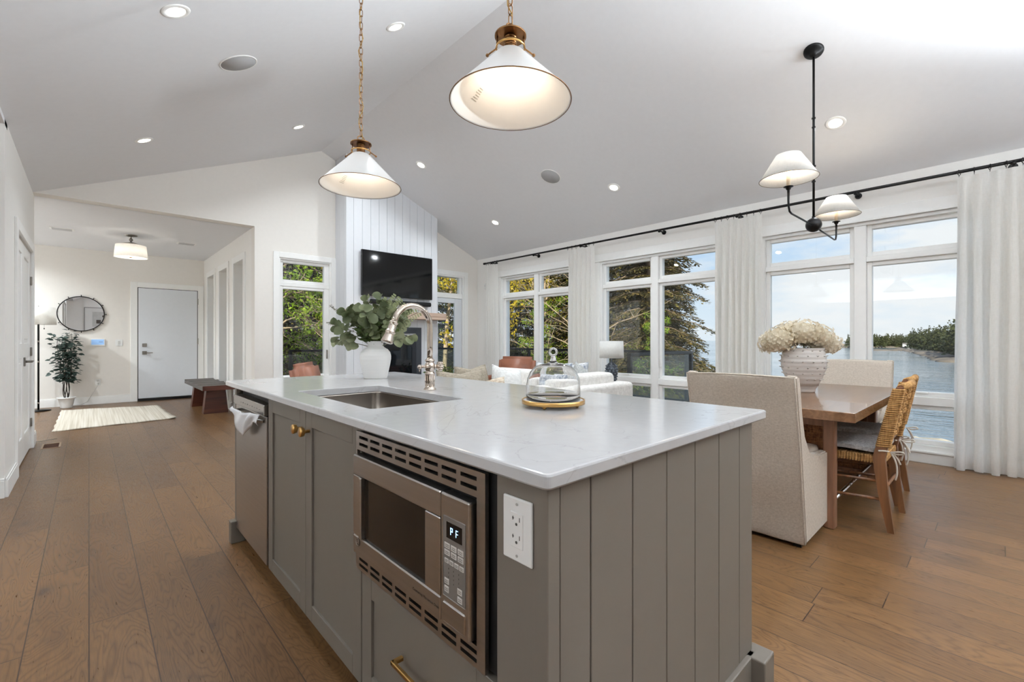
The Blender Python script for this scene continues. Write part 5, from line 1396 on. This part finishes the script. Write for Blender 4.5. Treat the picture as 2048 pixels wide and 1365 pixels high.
MB().box(4.16, 4.40, 2.96, 4.85, .06, .66, .05, 4).build('back_frame', SOFAF, t, smooth=True)
MB().box(2.02, 4.2, 2.9, 3.72, .06, .30, .03, 3).build('base', SOFAF, t, smooth=True)
MB().box(3.30, 4.2, 3.70, 4.83, .06, .30, .03, 3).build('base', SOFAF, t, smooth=True)
for x0, x1 in ((2.04, 2.70), (2.72, 3.40), (3.42, 4.14)): MB().box(x0, x1, 2.98, 3.72, .30, .46, .05, 4).build('seat_cushion', SOFAF, t, smooth=True)
MB().box(3.42, 4.14, 3.74, 4.80, .30, .46, .05, 4).build('seat_cushion', SOFAF, t, smooth=True)
def backcush(x0, x1, y0, y1, z0, z1, name='back_cushion'):
    MB().box(x0, x1, y0, y1, z0, z1, .06, 5).build(name, SOFAF, t, smooth=True)
backcush(3.28, 4.22, 2.86, 3.10, .46, .80); backcush(2.04, 2.64, 2.90, 3.08, .46, .72); backcush(2.66, 3.26, 2.90, 3.08, .46, .72)
backcush(3.98, 4.20, 3.12, 3.90, .46, .78); backcush(3.98, 4.20, 3.92, 4.70, .46, .78)
for x, y in ((2.08, 2.8), (4.32, 2.8), (2.08, 3.66), (4.32, 4.78)): MB().cyl((x, y, 0), (x, y, .07), .025).build('foot', WALN, t)
TAUPE = weave('taupe_velvet', (128, 118, 104), (164, 154, 138), 240)
STRP = weave('ticking_stripe', (150, 132, 112), (220, 208, 190), 120)
WHP = weave('white_pillow', (210, 210, 208), (236, 236, 234), 200)
GRP = weave('grey_pillow', (150, 152, 150), (190, 192, 190), 200)
BLP = weave('blue_stripe_pillow', (110, 120, 136), (226, 226, 226), 60)
pillow('throw_pillow', 'taupe grey throw pillow nearest the faucet on the sofa back', (2.36, 3.12, .46), .50, .44, .16, TAUPE, 0, .18)
pillow('throw_pillow', 'second taupe throw pillow behind the first, with a pinched top', (2.66, 3.34, .46), .46, .46, .15, TAUPE, .2, .18)
pillow('throw_pillow', 'cream and brown striped throw pillow left of the glass dome', (2.62, 3.10, .44), .44, .38, .14, STRP, -.1, .22)
pillow('throw_pillow', 'small white throw pillow behind the striped pillow', (3.05, 3.30, .45), .42, .44, .14, WHP, .1, .2, roll=.2)
pillow('throw_pillow', 'white and blue striped throw pillow at the right end of the sofa', (3.90, 3.52, .46), .46, .44, .15, BLP, -1.2, .2)
pillow('throw_pillow', 'grey throw pillow standing on its corner on the sofa near the table lamp', (4.02, 3.14, .50), .36, .36, .15, GRP, .1, .15, roll=.5)
pillow('throw_pillow', 'pale blue patterned throw pillow beside the table lamp', (4.10, 3.36, .50), .42, .40, .14, BLP, -.6, .2)
def armchair(x, y, rz, label):
    t = thing('leather_armchair', label, 'armchair', (x, y, 0), None, rz)
    MB().box(-.36, .36, -.36, .36, .18, .38, .04, 4).build('seat_base', LEATH, t, world=False, smooth=True)
    MB().box(-.27, .27, -.27, .36, .38, .50, .05, 5).build('seat_cushion', LEATH, t, world=False, smooth=True)
    b = bmesh.new(); bmesh.ops.create_cube(b, size=1); bmesh.ops.transform(b, matrix=Matrix.Translation((0, -.34, .64)) @ Matrix.Rotation(.22, 4, 'X') @ Matrix.Diagonal((.62, .18, .50, 1)), verts=b.verts)
    bmesh.ops.bevel(b, geom=list(b.edges), offset=.06, segments=5, affect='EDGES')
    m = MB(); m._merge(b, None, True); m.build('back_cushion', LEATH, t, world=False)
    for s in (-1, 1):
        MB().box(s*.36-.04, s*.36+.04, -.36, .34, .18, .60, .035, 4).build('arm', LEATH, t, world=False, smooth=True)
        for yy in (-.30, .30): MB().cyl((s*.33, yy, .19), (s*.35, yy*1.05, 0), .018, .012).build('leg', WALN, t, world=False)
    return t
armchair(2.16, 5.35, -2.2, 'brown leather armchair below the left living room window')
armchair(4.72, 5.15, 2.0, 'brown leather armchair in front of the far window pair, behind the glass dome')
# side table and lamp
x, y = 5.30, 3.665
t = thing('side_table', 'round dark side table under the white table lamp', 'side table', (x, y, 0))
MB().cyl((x, y, .52), (x, y, .55), .26, n=40).build('table_top', WALN, t); MB().cyl((x, y, .03), (x, y, .52), .03).build('pedestal', WALN, t); MB().cyl((x, y, 0), (x, y, .03), .18, n=36).build('base', WALN, t)
t = thing('table_lamp', 'table lamp with a white drum shade and a dark studded base', 'table lamp', (x, y, .55))
MB().lathe([(0, .55), (.07, .55), (.075, .57), (.062, .59), (.075, .66), (.08, .74), (.072, .80), (.04, .835), (.015, .85), (.010, .90), (0, .90)], (x, y, 0), 32).build('base', K('dark_ceramic', (54, 60, 68), .3), t)
b = MB()
for j in range(6):
    for q in range(10):
        a = 2*PI*(q+.5*(j % 2))/10; zz = .615+j*.036; rr_ = (.068, .073, .077, .079, .077, .07)[j]; b.sph((x+rr_*math.cos(a), y+rr_*math.sin(a), zz), .014, n=8)
b.build('studs', K('dark_ceramic_light', (92, 100, 108), .3), t)
MB().lathe([(.168, .905), (.160, 1.14), (.158, 1.14), (.166, .905), (.168, .905)], (x, y, 0), 48).build('lamp_shade', SHADE_TR, t)
MB().cyl((x, y, .90), (x, y, 1.16), .004).sph((x, y, 1.165), .011, n=10).build('finial', SATN, t)
# low coffee table with a twiggy plant by the patio door
x, y = 4.35, 6.2
t = thing('twig_plant', 'dark leafy twig plant in a pot in front of the patio door', 'plant', (x, y, 0))
MB().lathe([(0, 0), (.12, 0), (.15, .06), (.16, .30), (.15, .32), (.13, .30), (0, .28)], (x, y, 0), 36).build('pot', K('pot_charcoal', (70, 70, 72), .6), t)
rnd = random.Random(31); st = MB(); lf_ = MB()
for q in range(16):
    a = rnd.uniform(0, 2*PI); tl = rnd.uniform(.1, .9); pts = curve((x, y, .28), Vector((math.cos(a)*tl, math.sin(a)*tl, 1)), rnd.uniform(.35, .55), .1)
    st.tube(pts, .004, 5)
    for i in range(3, 11):
        for k in range(3): leaf(lf_, pts[i], Vector((rnd.uniform(-1, 1), rnd.uniform(-1, 1), rnd.uniform(-.2, .8))), rnd.uniform(.04, .07), .4)
st.build('stems', M_.get('dk', K('dk', (40, 38, 36), .7)), t); lf_.build('leaves', EU2, t, smooth=True)
t = thing('coffee_table', 'low round wooden coffee table inside the sectional sofa', 'coffee table', (2.7, 4.5, 0))
MB().cyl((2.7, 4.5, .34), (2.7, 4.5, .38), .42, n=48).build('table_top', OAKT, t); MB().cyl((2.7, 4.5, 0), (2.7, 4.5, .34), .25, n=36).build('drum_base', OAKV, t)
t = thing('living_room_rug', 'pale grey area rug under the sofa and coffee table', 'rug', (3.0, 4.4, 0))

MB().box(1.9, 4.9, 2.95, 5.9, .001, .012, .003, 1).build('pile', RUGM, t)

# ================================================================== OUTSIDE
DECKM = wood('deck_boards', (120, 112, 104), (160, 150, 140), .7, 6, 'x')
b = MB()
for i in range(15): b.box(5.96+i*.142, 5.96+i*.142+.136, 3.75, 10.05, -.09, -.05)
for i in range(19): b.box(2.2, 5.955, 7.40+i*.142, 7.40+i*.142+.136, -.09, -.05)
b.box(5.96, 8.1, 3.75, 10.05, -.25, -.092); b.box(2.2, 5.955, 7.40, 10.05, -.25, -.092)
for (px_, py_) in ((8.0, 3.85), (8.0, 10.0), (2.4, 10.0), (5.2, 10.0), (8.0, 7.0)): b.box(px_-.08, px_+.08, py_-.08, py_+.08, -2.6, -.25)
struct(b.build('deck', DECKM))
RAILM = mat('charcoal_rail', (44, 46, 48), .4, .5)
TINT = pane_mat('rail_glass', (.86, .90, .88))
def railing(p, q, label, posts):
    t = thing('deck_railing', label, 'railing', ((p[0]+q[0])/2, (p[1]+q[1])/2, -.05), 'charcoal deck railings with glass panels')
    p, q = Vector((*p, 0)), Vector((*q, 0)); d = (q-p); L_ = d.length; d.normalize(); a = math.atan2(d.y, d.x)
    def bx(u0, u1, w_, z0, z1):
        M = Matrix.Translation(p) @ Matrix.Rotation(a, 4, 'Z'); return MB().box(u0, u1, -w_, w_, z0, z1, .004, 1, M=M)
    bx(-.03, L_+.03, .035, .905, .955).build('top_rail', RAILM, t); bx(0, L_, .02, .02, .06).build('bottom_rail', RAILM, t)
    n_ = posts
    for k in range(n_+1):
        u = L_*k/n_; bx(u-.03, u+.03, .03, -.05, .905).build('post', RAILM, t)
        if k < n_: bx(u+.035, u+L_/n_-.035, .004, .06, .90).build('glass_panel', TINT, t)
railing((6.0, 3.82), (8.0, 3.82), 'charcoal deck railing running out from the house behind the white table lamp', 1)
railing((8.0, 3.9), (8.0, 10.0), 'charcoal deck railing along the lake side, seen through the far window pair', 3)
railing((3.05, 10.0), (7.93, 10.0), 'charcoal deck railing in front of the woods, seen through the fireplace-side window and patio door', 2)
# ground falling to the water
SEA = -3.5
def gh(x, y):
    """ground height"""
    n_ = .25*math.sin(x*.5+1)*math.cos(y*.37)+.12*math.sin(x*1.3+y*1.1)
    shore = 13.5+max(0, (y-2.5))*1.75   # x of the shore line for a given y
    if y < -6: shore = 13.5
    t_ = (x-shore)
    base_ = -1.15
    if t_ > -.2: base_ = -1.15-(t_+.2)*.75
    return max(base_+n_*.8*min(1, max(0, (y-9)/4)), SEA-1.5)
b = MB(); N_ = 90; vs = {}
for i in range(N_+1):
    for j in range(N_+1):
        x = -35+105*i/N_; y = -40+130*j/N_; z = gh(x, y)
        if -4.6 < x < 8.2 and -4 < y < 11.5: z = -1.3
        vs[i, j] = b.bm.verts.new((x, y, z))
for i in range(N_):
    for j in range(N_): b.bm.faces.new((vs[i, j], vs[i+1, j], vs[i+1, j+1], vs[i, j+1]))
GRD = mat('forest_floor', (92, 84, 58), .95, noise=.35, nscale=1.5, bump=.6, bscale=6)
struct(b.build('ground', GRD, smooth=True))
# sea
def sea_mat():
    m, nt, bs = base('sea_water'); L = nt.links.new
    bs.inputs['Base Color'].default_value = (*lin((104, 124, 136)), 1); bs.inputs['Roughness'].default_value = .09; bs.inputs['Specular IOR Level'].default_value = .5
    tcn = nd(nt, 'ShaderNodeTexCoord'); mpn = nd(nt, 'ShaderNodeMapping'); mpn.inputs['Rotation'].default_value = (0, 0, HEAD+.7); mpn.inputs['Scale'].default_value = (1, .28, 1); L(tcn.outputs['Object'], mpn.inputs[0])
    n1 = nd(nt, 'ShaderNodeTexNoise'); n1.inputs['Scale'].default_value = 1.1; n1.inputs['Detail'].default_value = 5; L(mpn.outputs[0], n1.inputs[0])
    n2 = nd(nt, 'ShaderNodeTexNoise'); n2.inputs['Scale'].default_value = .045; n2.inputs['Detail'].default_value = 3; L(mpn.outputs[0], n2.inputs[0])
    mul = nd(nt, 'ShaderNodeMath', operation='MULTIPLY'); L(n1.outputs[0], mul.inputs[0]); L(ramp(nt, [(.38, (.25,)*3), (.62, (1,)*3)], n2.outputs[0]).outputs[0], mul.inputs[1])
    bp = nd(nt, 'ShaderNodeBump'); bp.inputs['Strength'].default_value = .55; bp.inputs['Distance'].default_value = .35; L(mul.outputs[0], bp.inputs['Height']); L(bp.outputs[0], bs.inputs['Normal'])
    return m
b = MB(); b.quad((9, -3000, SEA), (6000, -3000, SEA), (6000, 6000, SEA), (9, 6000, SEA)); struct(b.build('sea', sea_mat()))
# shore stones
rnd = random.Random(3)
b = MB()
def stone(b, c, r):
    bb = bmesh.new(); bmesh.ops.create_icosphere(bb, subdivisions=1, radius=r)
    for v in bb.verts: v.co *= rnd.uniform(.75, 1.15)
    b._merge(bb, Matrix.Translation(c) @ Matrix.Rotation(rnd.uniform(0, 3), 4, 'Z') @ Matrix.Diagonal((1.3, 1, .6, 1)))
for k in range(700):
    y = rnd.uniform(-9, 7); shore = 13.5+max(0, (y-2.5))*1.75; x = shore-1.6+abs(rnd.gauss(0, 1.3)); z = gh(x, y)
    stone(b, (x, y, z+.05), rnd.uniform(.10, .38))
tag(b.build('shore_stones', mat('pale_stone', (182, 174, 158), .9, noise=.3, nscale=2, bump=.5, bscale=4)), 'bank of pale round stones along the water below the windows', 'stones', None, 'stuff')
# ---- trees
def leafcloud(b, c, r, n_, size, rnd, flat=1.0, asp=.6):
    for _ in range(n_):
        while True:
            v = Vector((rnd.uniform(-1, 1), rnd.uniform(-1, 1), rnd.uniform(-1, 1)))
            if v.length < 1: break
        p = Vector(c)+Vector((v.x*r, v.y*r, v.z*r*flat)); s = size*rnd.uniform(.6, 1.3)
        n2 = Vector((rnd.uniform(-1, 1), rnd.uniform(-1, 1), rnd.uniform(-.2, 1))).normalized(); t_ = n2.orthogonal().normalized(); q_ = n2.cross(t_); a = rnd.uniform(0, 6.3)
        d_ = t_*math.cos(a)+q_*math.sin(a); e_ = n2.cross(d_)*asp
        b.bm.faces.new([b.bm.verts.new(w_) for w_ in (p-d_*s*.5, p+e_*s*.45, p+d_*s*.5, p-e_*s*.45)])
def broadleaf(seed, H, crown_z, cr, leafm, barkm, dens=26, size=.13, trunks=1, name='broadleaf_tree'):
    r = random.Random(seed); t = thing(name, None, 'tree', (0, 0, 0)); tb = MB(); lb = MB()
    for k in range(trunks):
        bx_, by_ = (r.uniform(-.25, .25), r.uniform(-.25, .25)) if trunks > 1 else (0, 0); lean = (r.uniform(-.10, .10), r.uniform(-.10, .10))
        pts = [Vector((bx_+lean[0]*H*u+.12*math.sin(u*6+k), by_+lean[1]*H*u+.10*math.cos(u*5+k), H*u)) for u in [i/12 for i in range(13)]]
        tb.tube(pts, [max(.015, .11*(1-i/12.5)) for i in range(13)], 8)
        for q in range(24):
            i = r.randint(3, 12); p = pts[i]
            if p.z < crown_z*.5: continue
            a = r.uniform(0, 2*PI); el = r.uniform(.1, .9); L_ = cr*r.uniform(.45, 1.0)*(1.05-p.z/H*.5)
            d = Vector((math.cos(a), math.sin(a), el)); bp_ = [p+d*L_*u+Vector((0, 0, -.12*L_*u*u+.05*math.sin(u*7+q))) for u in (0, .25, .5, .75, 1)]
            tb.tube(bp_, [.032, .024, .017, .011, .005], 5)
            for sbr in range(3):
                m_ = bp_[2+sbr % 3]; d2 = Vector((r.uniform(-1, 1), r.uniform(-1, 1), r.uniform(-.1, .8))).normalized(); tb.tube([m_, m_+d2*L_*.2, m_+d2*L_*.4+Vector((0, 0, .05))], [.01, .007, .003], 4)
                if m_.z > crown_z*.7: leafcloud(lb, m_+d2*L_*.4, L_*.26, dens, size, r)
            leafcloud(lb, bp_[4], L_*.28, dens, size, r)
    tb.build('trunk', barkm, t, world=False); lb.build('foliage', leafm, t, world=False)
    return t
def spruce(seed, H, R, leafm, name='spruce_tree', z0=.6, lv=26):
    r = random.Random(seed); t = thing(name, None, 'tree', (0, 0, 0)); tb = MB(); lb = MB()
    tb.tube([(0, 0, H*i/8) for i in range(9)], [max(.01, .15*(1-i/8.3)) for i in range(9)], 8)
    for l in range(lv):
        z = z0+(H-z0)*(l/lv)**.92; rr_ = R*(1-(z-z0)/(H-z0))**.72*r.uniform(.75, 1.15); n_ = 9 if l < lv*.7 else 6
        for q in range(n_):
            a = 2*PI*(q+r.random())/n_; L_ = rr_*r.uniform(.7, 1.1); d = Vector((math.cos(a), math.sin(a), 0)); s_ = Vector((-math.sin(a), math.cos(a), 0))
            pts = [Vector((0, 0, z))+d*L_*u+Vector((0, 0, L_*(.18*u-.38*u*u))) for u in (0, .33, .66, 1)]
            tb.tube(pts, [.02, .014, .009, .004], 4)
            k_ = max(4, int(L_*17))
            for m_ in range(k_):
                u = .10+.90*m_/k_; c_ = Vector((0, 0, z))+d*L_*u+Vector((0, 0, L_*(.18*u-.38*u*u))); w_ = .34*(1.15-u)+.07
                for e_ in range(11):
                    sd_ = r.uniform(-1, 1); p = c_+s_*sd_*w_+d*r.uniform(-.05, .05)+Vector((0, 0, -.10*abs(sd_)*r.random()-.05*r.random()))
                    f_ = (s_*sd_*.8+d*r.uniform(.2, 1.2)+Vector((0, 0, r.uniform(-.6, .1)))).normalized(); g2 = f_.cross(Vector((r.uniform(-.4, .4), r.uniform(-.4, .4), 1))).normalized()
                    ln = r.uniform(.06, .13); wd = r.uniform(.016, .036)
                    lb.bm.faces.new([lb.bm.verts.new(x_) for x_ in (p, p+f_*ln*.5+g2*wd, p+f_*ln, p+f_*ln*.5-g2*wd)])
    tb.build('trunk', BARK, t, world=False); lb.build('foliage', leafm, t, world=False)
    return t
L_DK = leafmat('dark_spruce', [(26, 34, 16), (52, 58, 28), (96, 90, 46)], .15, .8)
L_SP = leafmat('olive_spruce', [(48, 52, 24), (94, 88, 44), (150, 128, 70)], .2, .8)
L_YE = leafmat('yellow_green_leaf', [(140, 134, 26), (206, 186, 44), (240, 214, 76)], .45)
L_GR = leafmat('bright_green_leaf', [(84, 124, 26), (142, 176, 48), (196, 212, 78)], .45)
L_OL = leafmat('olive_leaf', [(70, 76, 28), (112, 108, 46), (158, 140, 66)], .4)
protos = {
 'maple': broadleaf(1, 7.5, 2.2, 2.4, L_YE, BARKP, 30, .13),
 'birch': broadleaf(2, 8.5, 2.8, 2.3, L_GR, BARKP, 26, .12, 2),
 'sparse': broadleaf(3, 8.5, 3.2, 2.6, L_OL, BARKP, 7, .10, 2),
 'tall': broadleaf(8, 10., 5.2, 2.2, L_OL, BARKP, 14, .13, 1),
 'spruce': spruce(4, 9.5, 2.6, L_DK), 'spruce2': spruce(5, 7.5, 2.3, L_SP)}
used = set()
LBL = {'maple': 'yellow-green leafy tree', 'birch': 'bright green two-stemmed tree', 'sparse': 'pale-barked sparse tree', 'tall': 'tall pale-trunked tree', 'spruce': 'dark dense spruce', 'spruce2': 'olive brown spruce'}
GRP = {'maple': 'yellow-green leafy trees in the woods', 'birch': 'green leafy trees in the woods', 'sparse': 'bare-branched trees in the woods', 'tall': 'tall trunks in the woods', 'spruce': 'dark spruces in the woods', 'spruce2': 'olive spruces in the woods'}
def place(kind, x, y, s, rz, where, grp=None):
    o = protos[kind]
    z = gh(x, y)-.1
    if kind in used: o = copy_tree(o)
    used.add(kind)
    o.location = (x, y, z); o.rotation_euler = (0, 0, rz); o.scale = (s, s, s)
    o['label'] = LBL[kind]+' '+where; o['group'] = grp or GRP[kind]
    return o
rnd = random.Random(77)
# seen through the fireplace-side window and the patio door
place('birch', 3.6, 13.2, .95, .4, 'just outside the window left of the fireplace')
place('maple', 7.2, 13.6, 1.0, 1.2, 'just outside the patio door')
place('spruce', 5.3, 16.2, 1.0, .2, 'behind the leafy tree left of the fireplace window')
place('birch', 4.6, 12.4, .55, 2.6, 'low and bright behind the railing left of the fireplace')
place('sparse', 5.2, 13.6, .85, 2.2, 'with double trunk in the window left of the fireplace')
place('maple', 9.6, 12.6, .95, 3.9, 'in the far window pair, right-hand pane')
place('tall', 10.9, 13.6, 1.0, .9, 'in the far window pair, left-hand pane')
place('tall', 9.7, 14.2, .95, 2.9, 'farthest left in the far window pair')
place('tall', 12.2, 14.4, 1.05, 4.4, 'beside the mullion of the far window pair')
place('maple', 12.6, 12.0, 1.0, 5.0, 'behind the railing in the far window pair')
place('spruce', 12.2, 9.2, .95, .5, 'filling the middle window pair, left pane')
place('spruce2', 12.0, 7.0, .95, 1.7, 'nearest the water in the middle window pair')
place('sparse', 10.6, 8.0, .85, 1.0, 'in front of the dark spruce in the middle window pair')
place('spruce2', 13.6, 7.9, 1.15, 2.5, 'behind the spruce nearest the water')
place('birch', 10.9, 6.3, .33, 2.0, 'small and bushy beyond the deck corner')
place('birch', 10.2, 9.6, .40, 4.0, 'small and bushy behind the table lamp')
whr = 'in the woods beyond the deck'
for (x, y, k_, s_) in ((1.5, 15, 'spruce', 1), (2.6, 18, 'maple', 1.1), (6.9, 18, 'spruce', 1.1), (9, 17, 'spruce2', 1.2), (11, 18, 'spruce', 1.2), (13.5, 17, 'birch', 1.1), (15, 14.5, 'spruce', 1.1), (14.5, 11.5, 'spruce2', 1.1),
                       (16, 19, 'spruce', 1.3), (12.8, 21, 'spruce2', 1.3), (9.5, 21, 'maple', 1.2), (6, 21, 'spruce', 1.3), (3.2, 22, 'spruce', 1.3), (0, 20, 'birch', 1.2), (-2, 17, 'spruce', 1.2), (17, 12, 'spruce', 1.1), (16.2, 9.6, 'spruce', 1.05), (18.5, 15.5, 'spruce', 1.2),
                       (4.4, 14.9, 'spruce', .7), (8.4, 15.2, 'birch', .9), (6.0, 14.0, 'spruce2', .75), (2.4, 14.2, 'spruce2', .8), (11.6, 11.0, 'sparse', .8), (20, 22, 'spruce', 1.4), (14, 25, 'spruce', 1.5), (7.5, 25, 'spruce2', 1.5), (1, 26, 'spruce', 1.5)):
    place(k_, x, y, s_, rnd.uniform(0, 6.3), whr, {'maple': 'yellow-green trees deep in the woods', 'birch': 'green trees deep in the woods', 'sparse': 'bare trees deep in the woods', 'spruce': 'dark spruces deep in the woods', 'spruce2': 'olive spruces deep in the woods'}[k_])
# undergrowth
b = MB(); r = random.Random(9)
for k in range(120):
    x = r.uniform(3.4, 19); y = r.uniform(11.4, 20)
    if k % 3 == 0: x = r.uniform(9.0, 15); y = r.uniform(max(5.4, .52*x), 12)
    leafcloud(b, (x, y, gh(x, y)+r.uniform(.2, .9)), r.uniform(.5, 1.1), 170, .12, r, .7)
tag(b.build('undergrowth', L_OL), 'tangled green and brown undergrowth below the trees beyond the deck', 'bushes', None, 'stuff')
# ---- far shores: distance d along the view, lateral offset by bearing slope q
def far(q, d): return (CAMF*d+CAMR*d*q)
FARL = leafmat('far_spruce', [(34, 46, 30), (58, 66, 40), (98, 98, 52)], 0, .9)
r = random.Random(15)
def jag(b, p, h, w_):
    round_ = r.random() < .22
    n_ = 62
    for _ in range(n_):
        u = r.random()**.8; R_ = w_*(1-u)**.8*(1.0 if not round_ else 1.2)+.12
        if round_: h2 = h*.8; R_ = w_*1.5*math.sqrt(max(.02, 1-(2*u-1)**2))
        else: h2 = h
        a = r.uniform(0, 2*PI); q_ = R_*math.sqrt(r.random()); c_ = Vector((p.x+q_*math.cos(a), p.y+q_*math.sin(a), p.z+h2*u)); s_ = r.uniform(.35, .85)*(1.2-.7*u)
        d_ = Vector((r.uniform(-1, 1), r.uniform(-1, 1), r.uniform(-.6, .3))).normalized(); e_ = d_.cross(Vector((r.uniform(-1, 1), r.uniform(-1, 1), r.uniform(-1, 1)))).normalized()
        b.bm.faces.new([b.bm.verts.new(x_) for x_ in (c_-d_*s_, c_+e_*s_*.6, c_+d_*s_, c_-e_*s_*.6)])
b = MB()
for k in range(420):
    q = r.uniform(.74, .99); d = 300+r.uniform(-15, 30); jag(b, far(q, d)+Vector((0, 0, SEA+.4)), r.uniform(5.5, 8.8), r.uniform(1.3, 2.4))
tag(b.build('far_treeline', FARL), 'dark line of spruces on the far shore across the water', 'trees', None, 'stuff')
b = MB()
for k in range(560):
    q = .875+.42*r.random(); dn = 218-(q-.875)*1000; d = max(100, dn)+r.uniform(0, 45); jag(b, far(q, d)+Vector((0, 0, SEA+.8)), r.uniform(6.0, 9.5)*(1.15 if r.random() < .15 else 1), r.uniform(1.3, 2.6))
tag(b.build('headland_trees', FARL), 'spruces and yellowing trees on the nearer headland at the right', 'trees', None, 'stuff')
b = MB(); FARG = mat('far_rock', (116, 108, 98), .9, noise=.3, nscale=.3)
def mound(pts, w_, h):
    for p in pts: b.sph((p.x, p.y, SEA-.2), 1, (w_*r.uniform(.8, 1.2), w_*r.uniform(.8, 1.2), h*r.uniform(.7, 1.2)), 10)
mound([far(.73+.27*k/40, 292) for k in range(41)], 6, 1.3)
mound([far(.86+.45*k/45, max(97, 214-(.45*k/45)*1000)) for k in range(46)], 4, 1.1)
mound([far(.80+.07*k/18, 206-.5*k) for k in range(19)], 2.2, .8)
struct(b.build('far_shore', FARG))
t = thing('harbour_beacon', 'tiny white beacon on a low rock far out on the water', 'beacon', tuple(far(.735, 420)+Vector((0, 0, SEA))))
p = far(.735, 420); MB().sph((p.x, p.y, SEA), 1, (7, 7, 1.3), 12).build('rock', FARG, t); MB().cyl((p.x, p.y, SEA+1), (p.x, p.y, SEA+5.5), 1.1, .8).build('tower', K('far_white', (222, 224, 228), .6), t)
t = thing('shore_house', 'tiny pale house low on the far shore', 'house', tuple(far(.868, 285)+Vector((0, 0, SEA+1))))
p = far(.868, 285); MB().box(p.x-2, p.x+2, p.y-1.5, p.y+1.5, SEA+.6, SEA+2.2).build('walls', M_['far_white'], t); MB().prism([(p.x-2.3, SEA+2.2), (p.x+2.3, SEA+2.2), (p.x, SEA+3)], 'y', p.y-1.7, p.y+1.7).build('roof', K('far_roof', (120, 116, 112), .8), t)
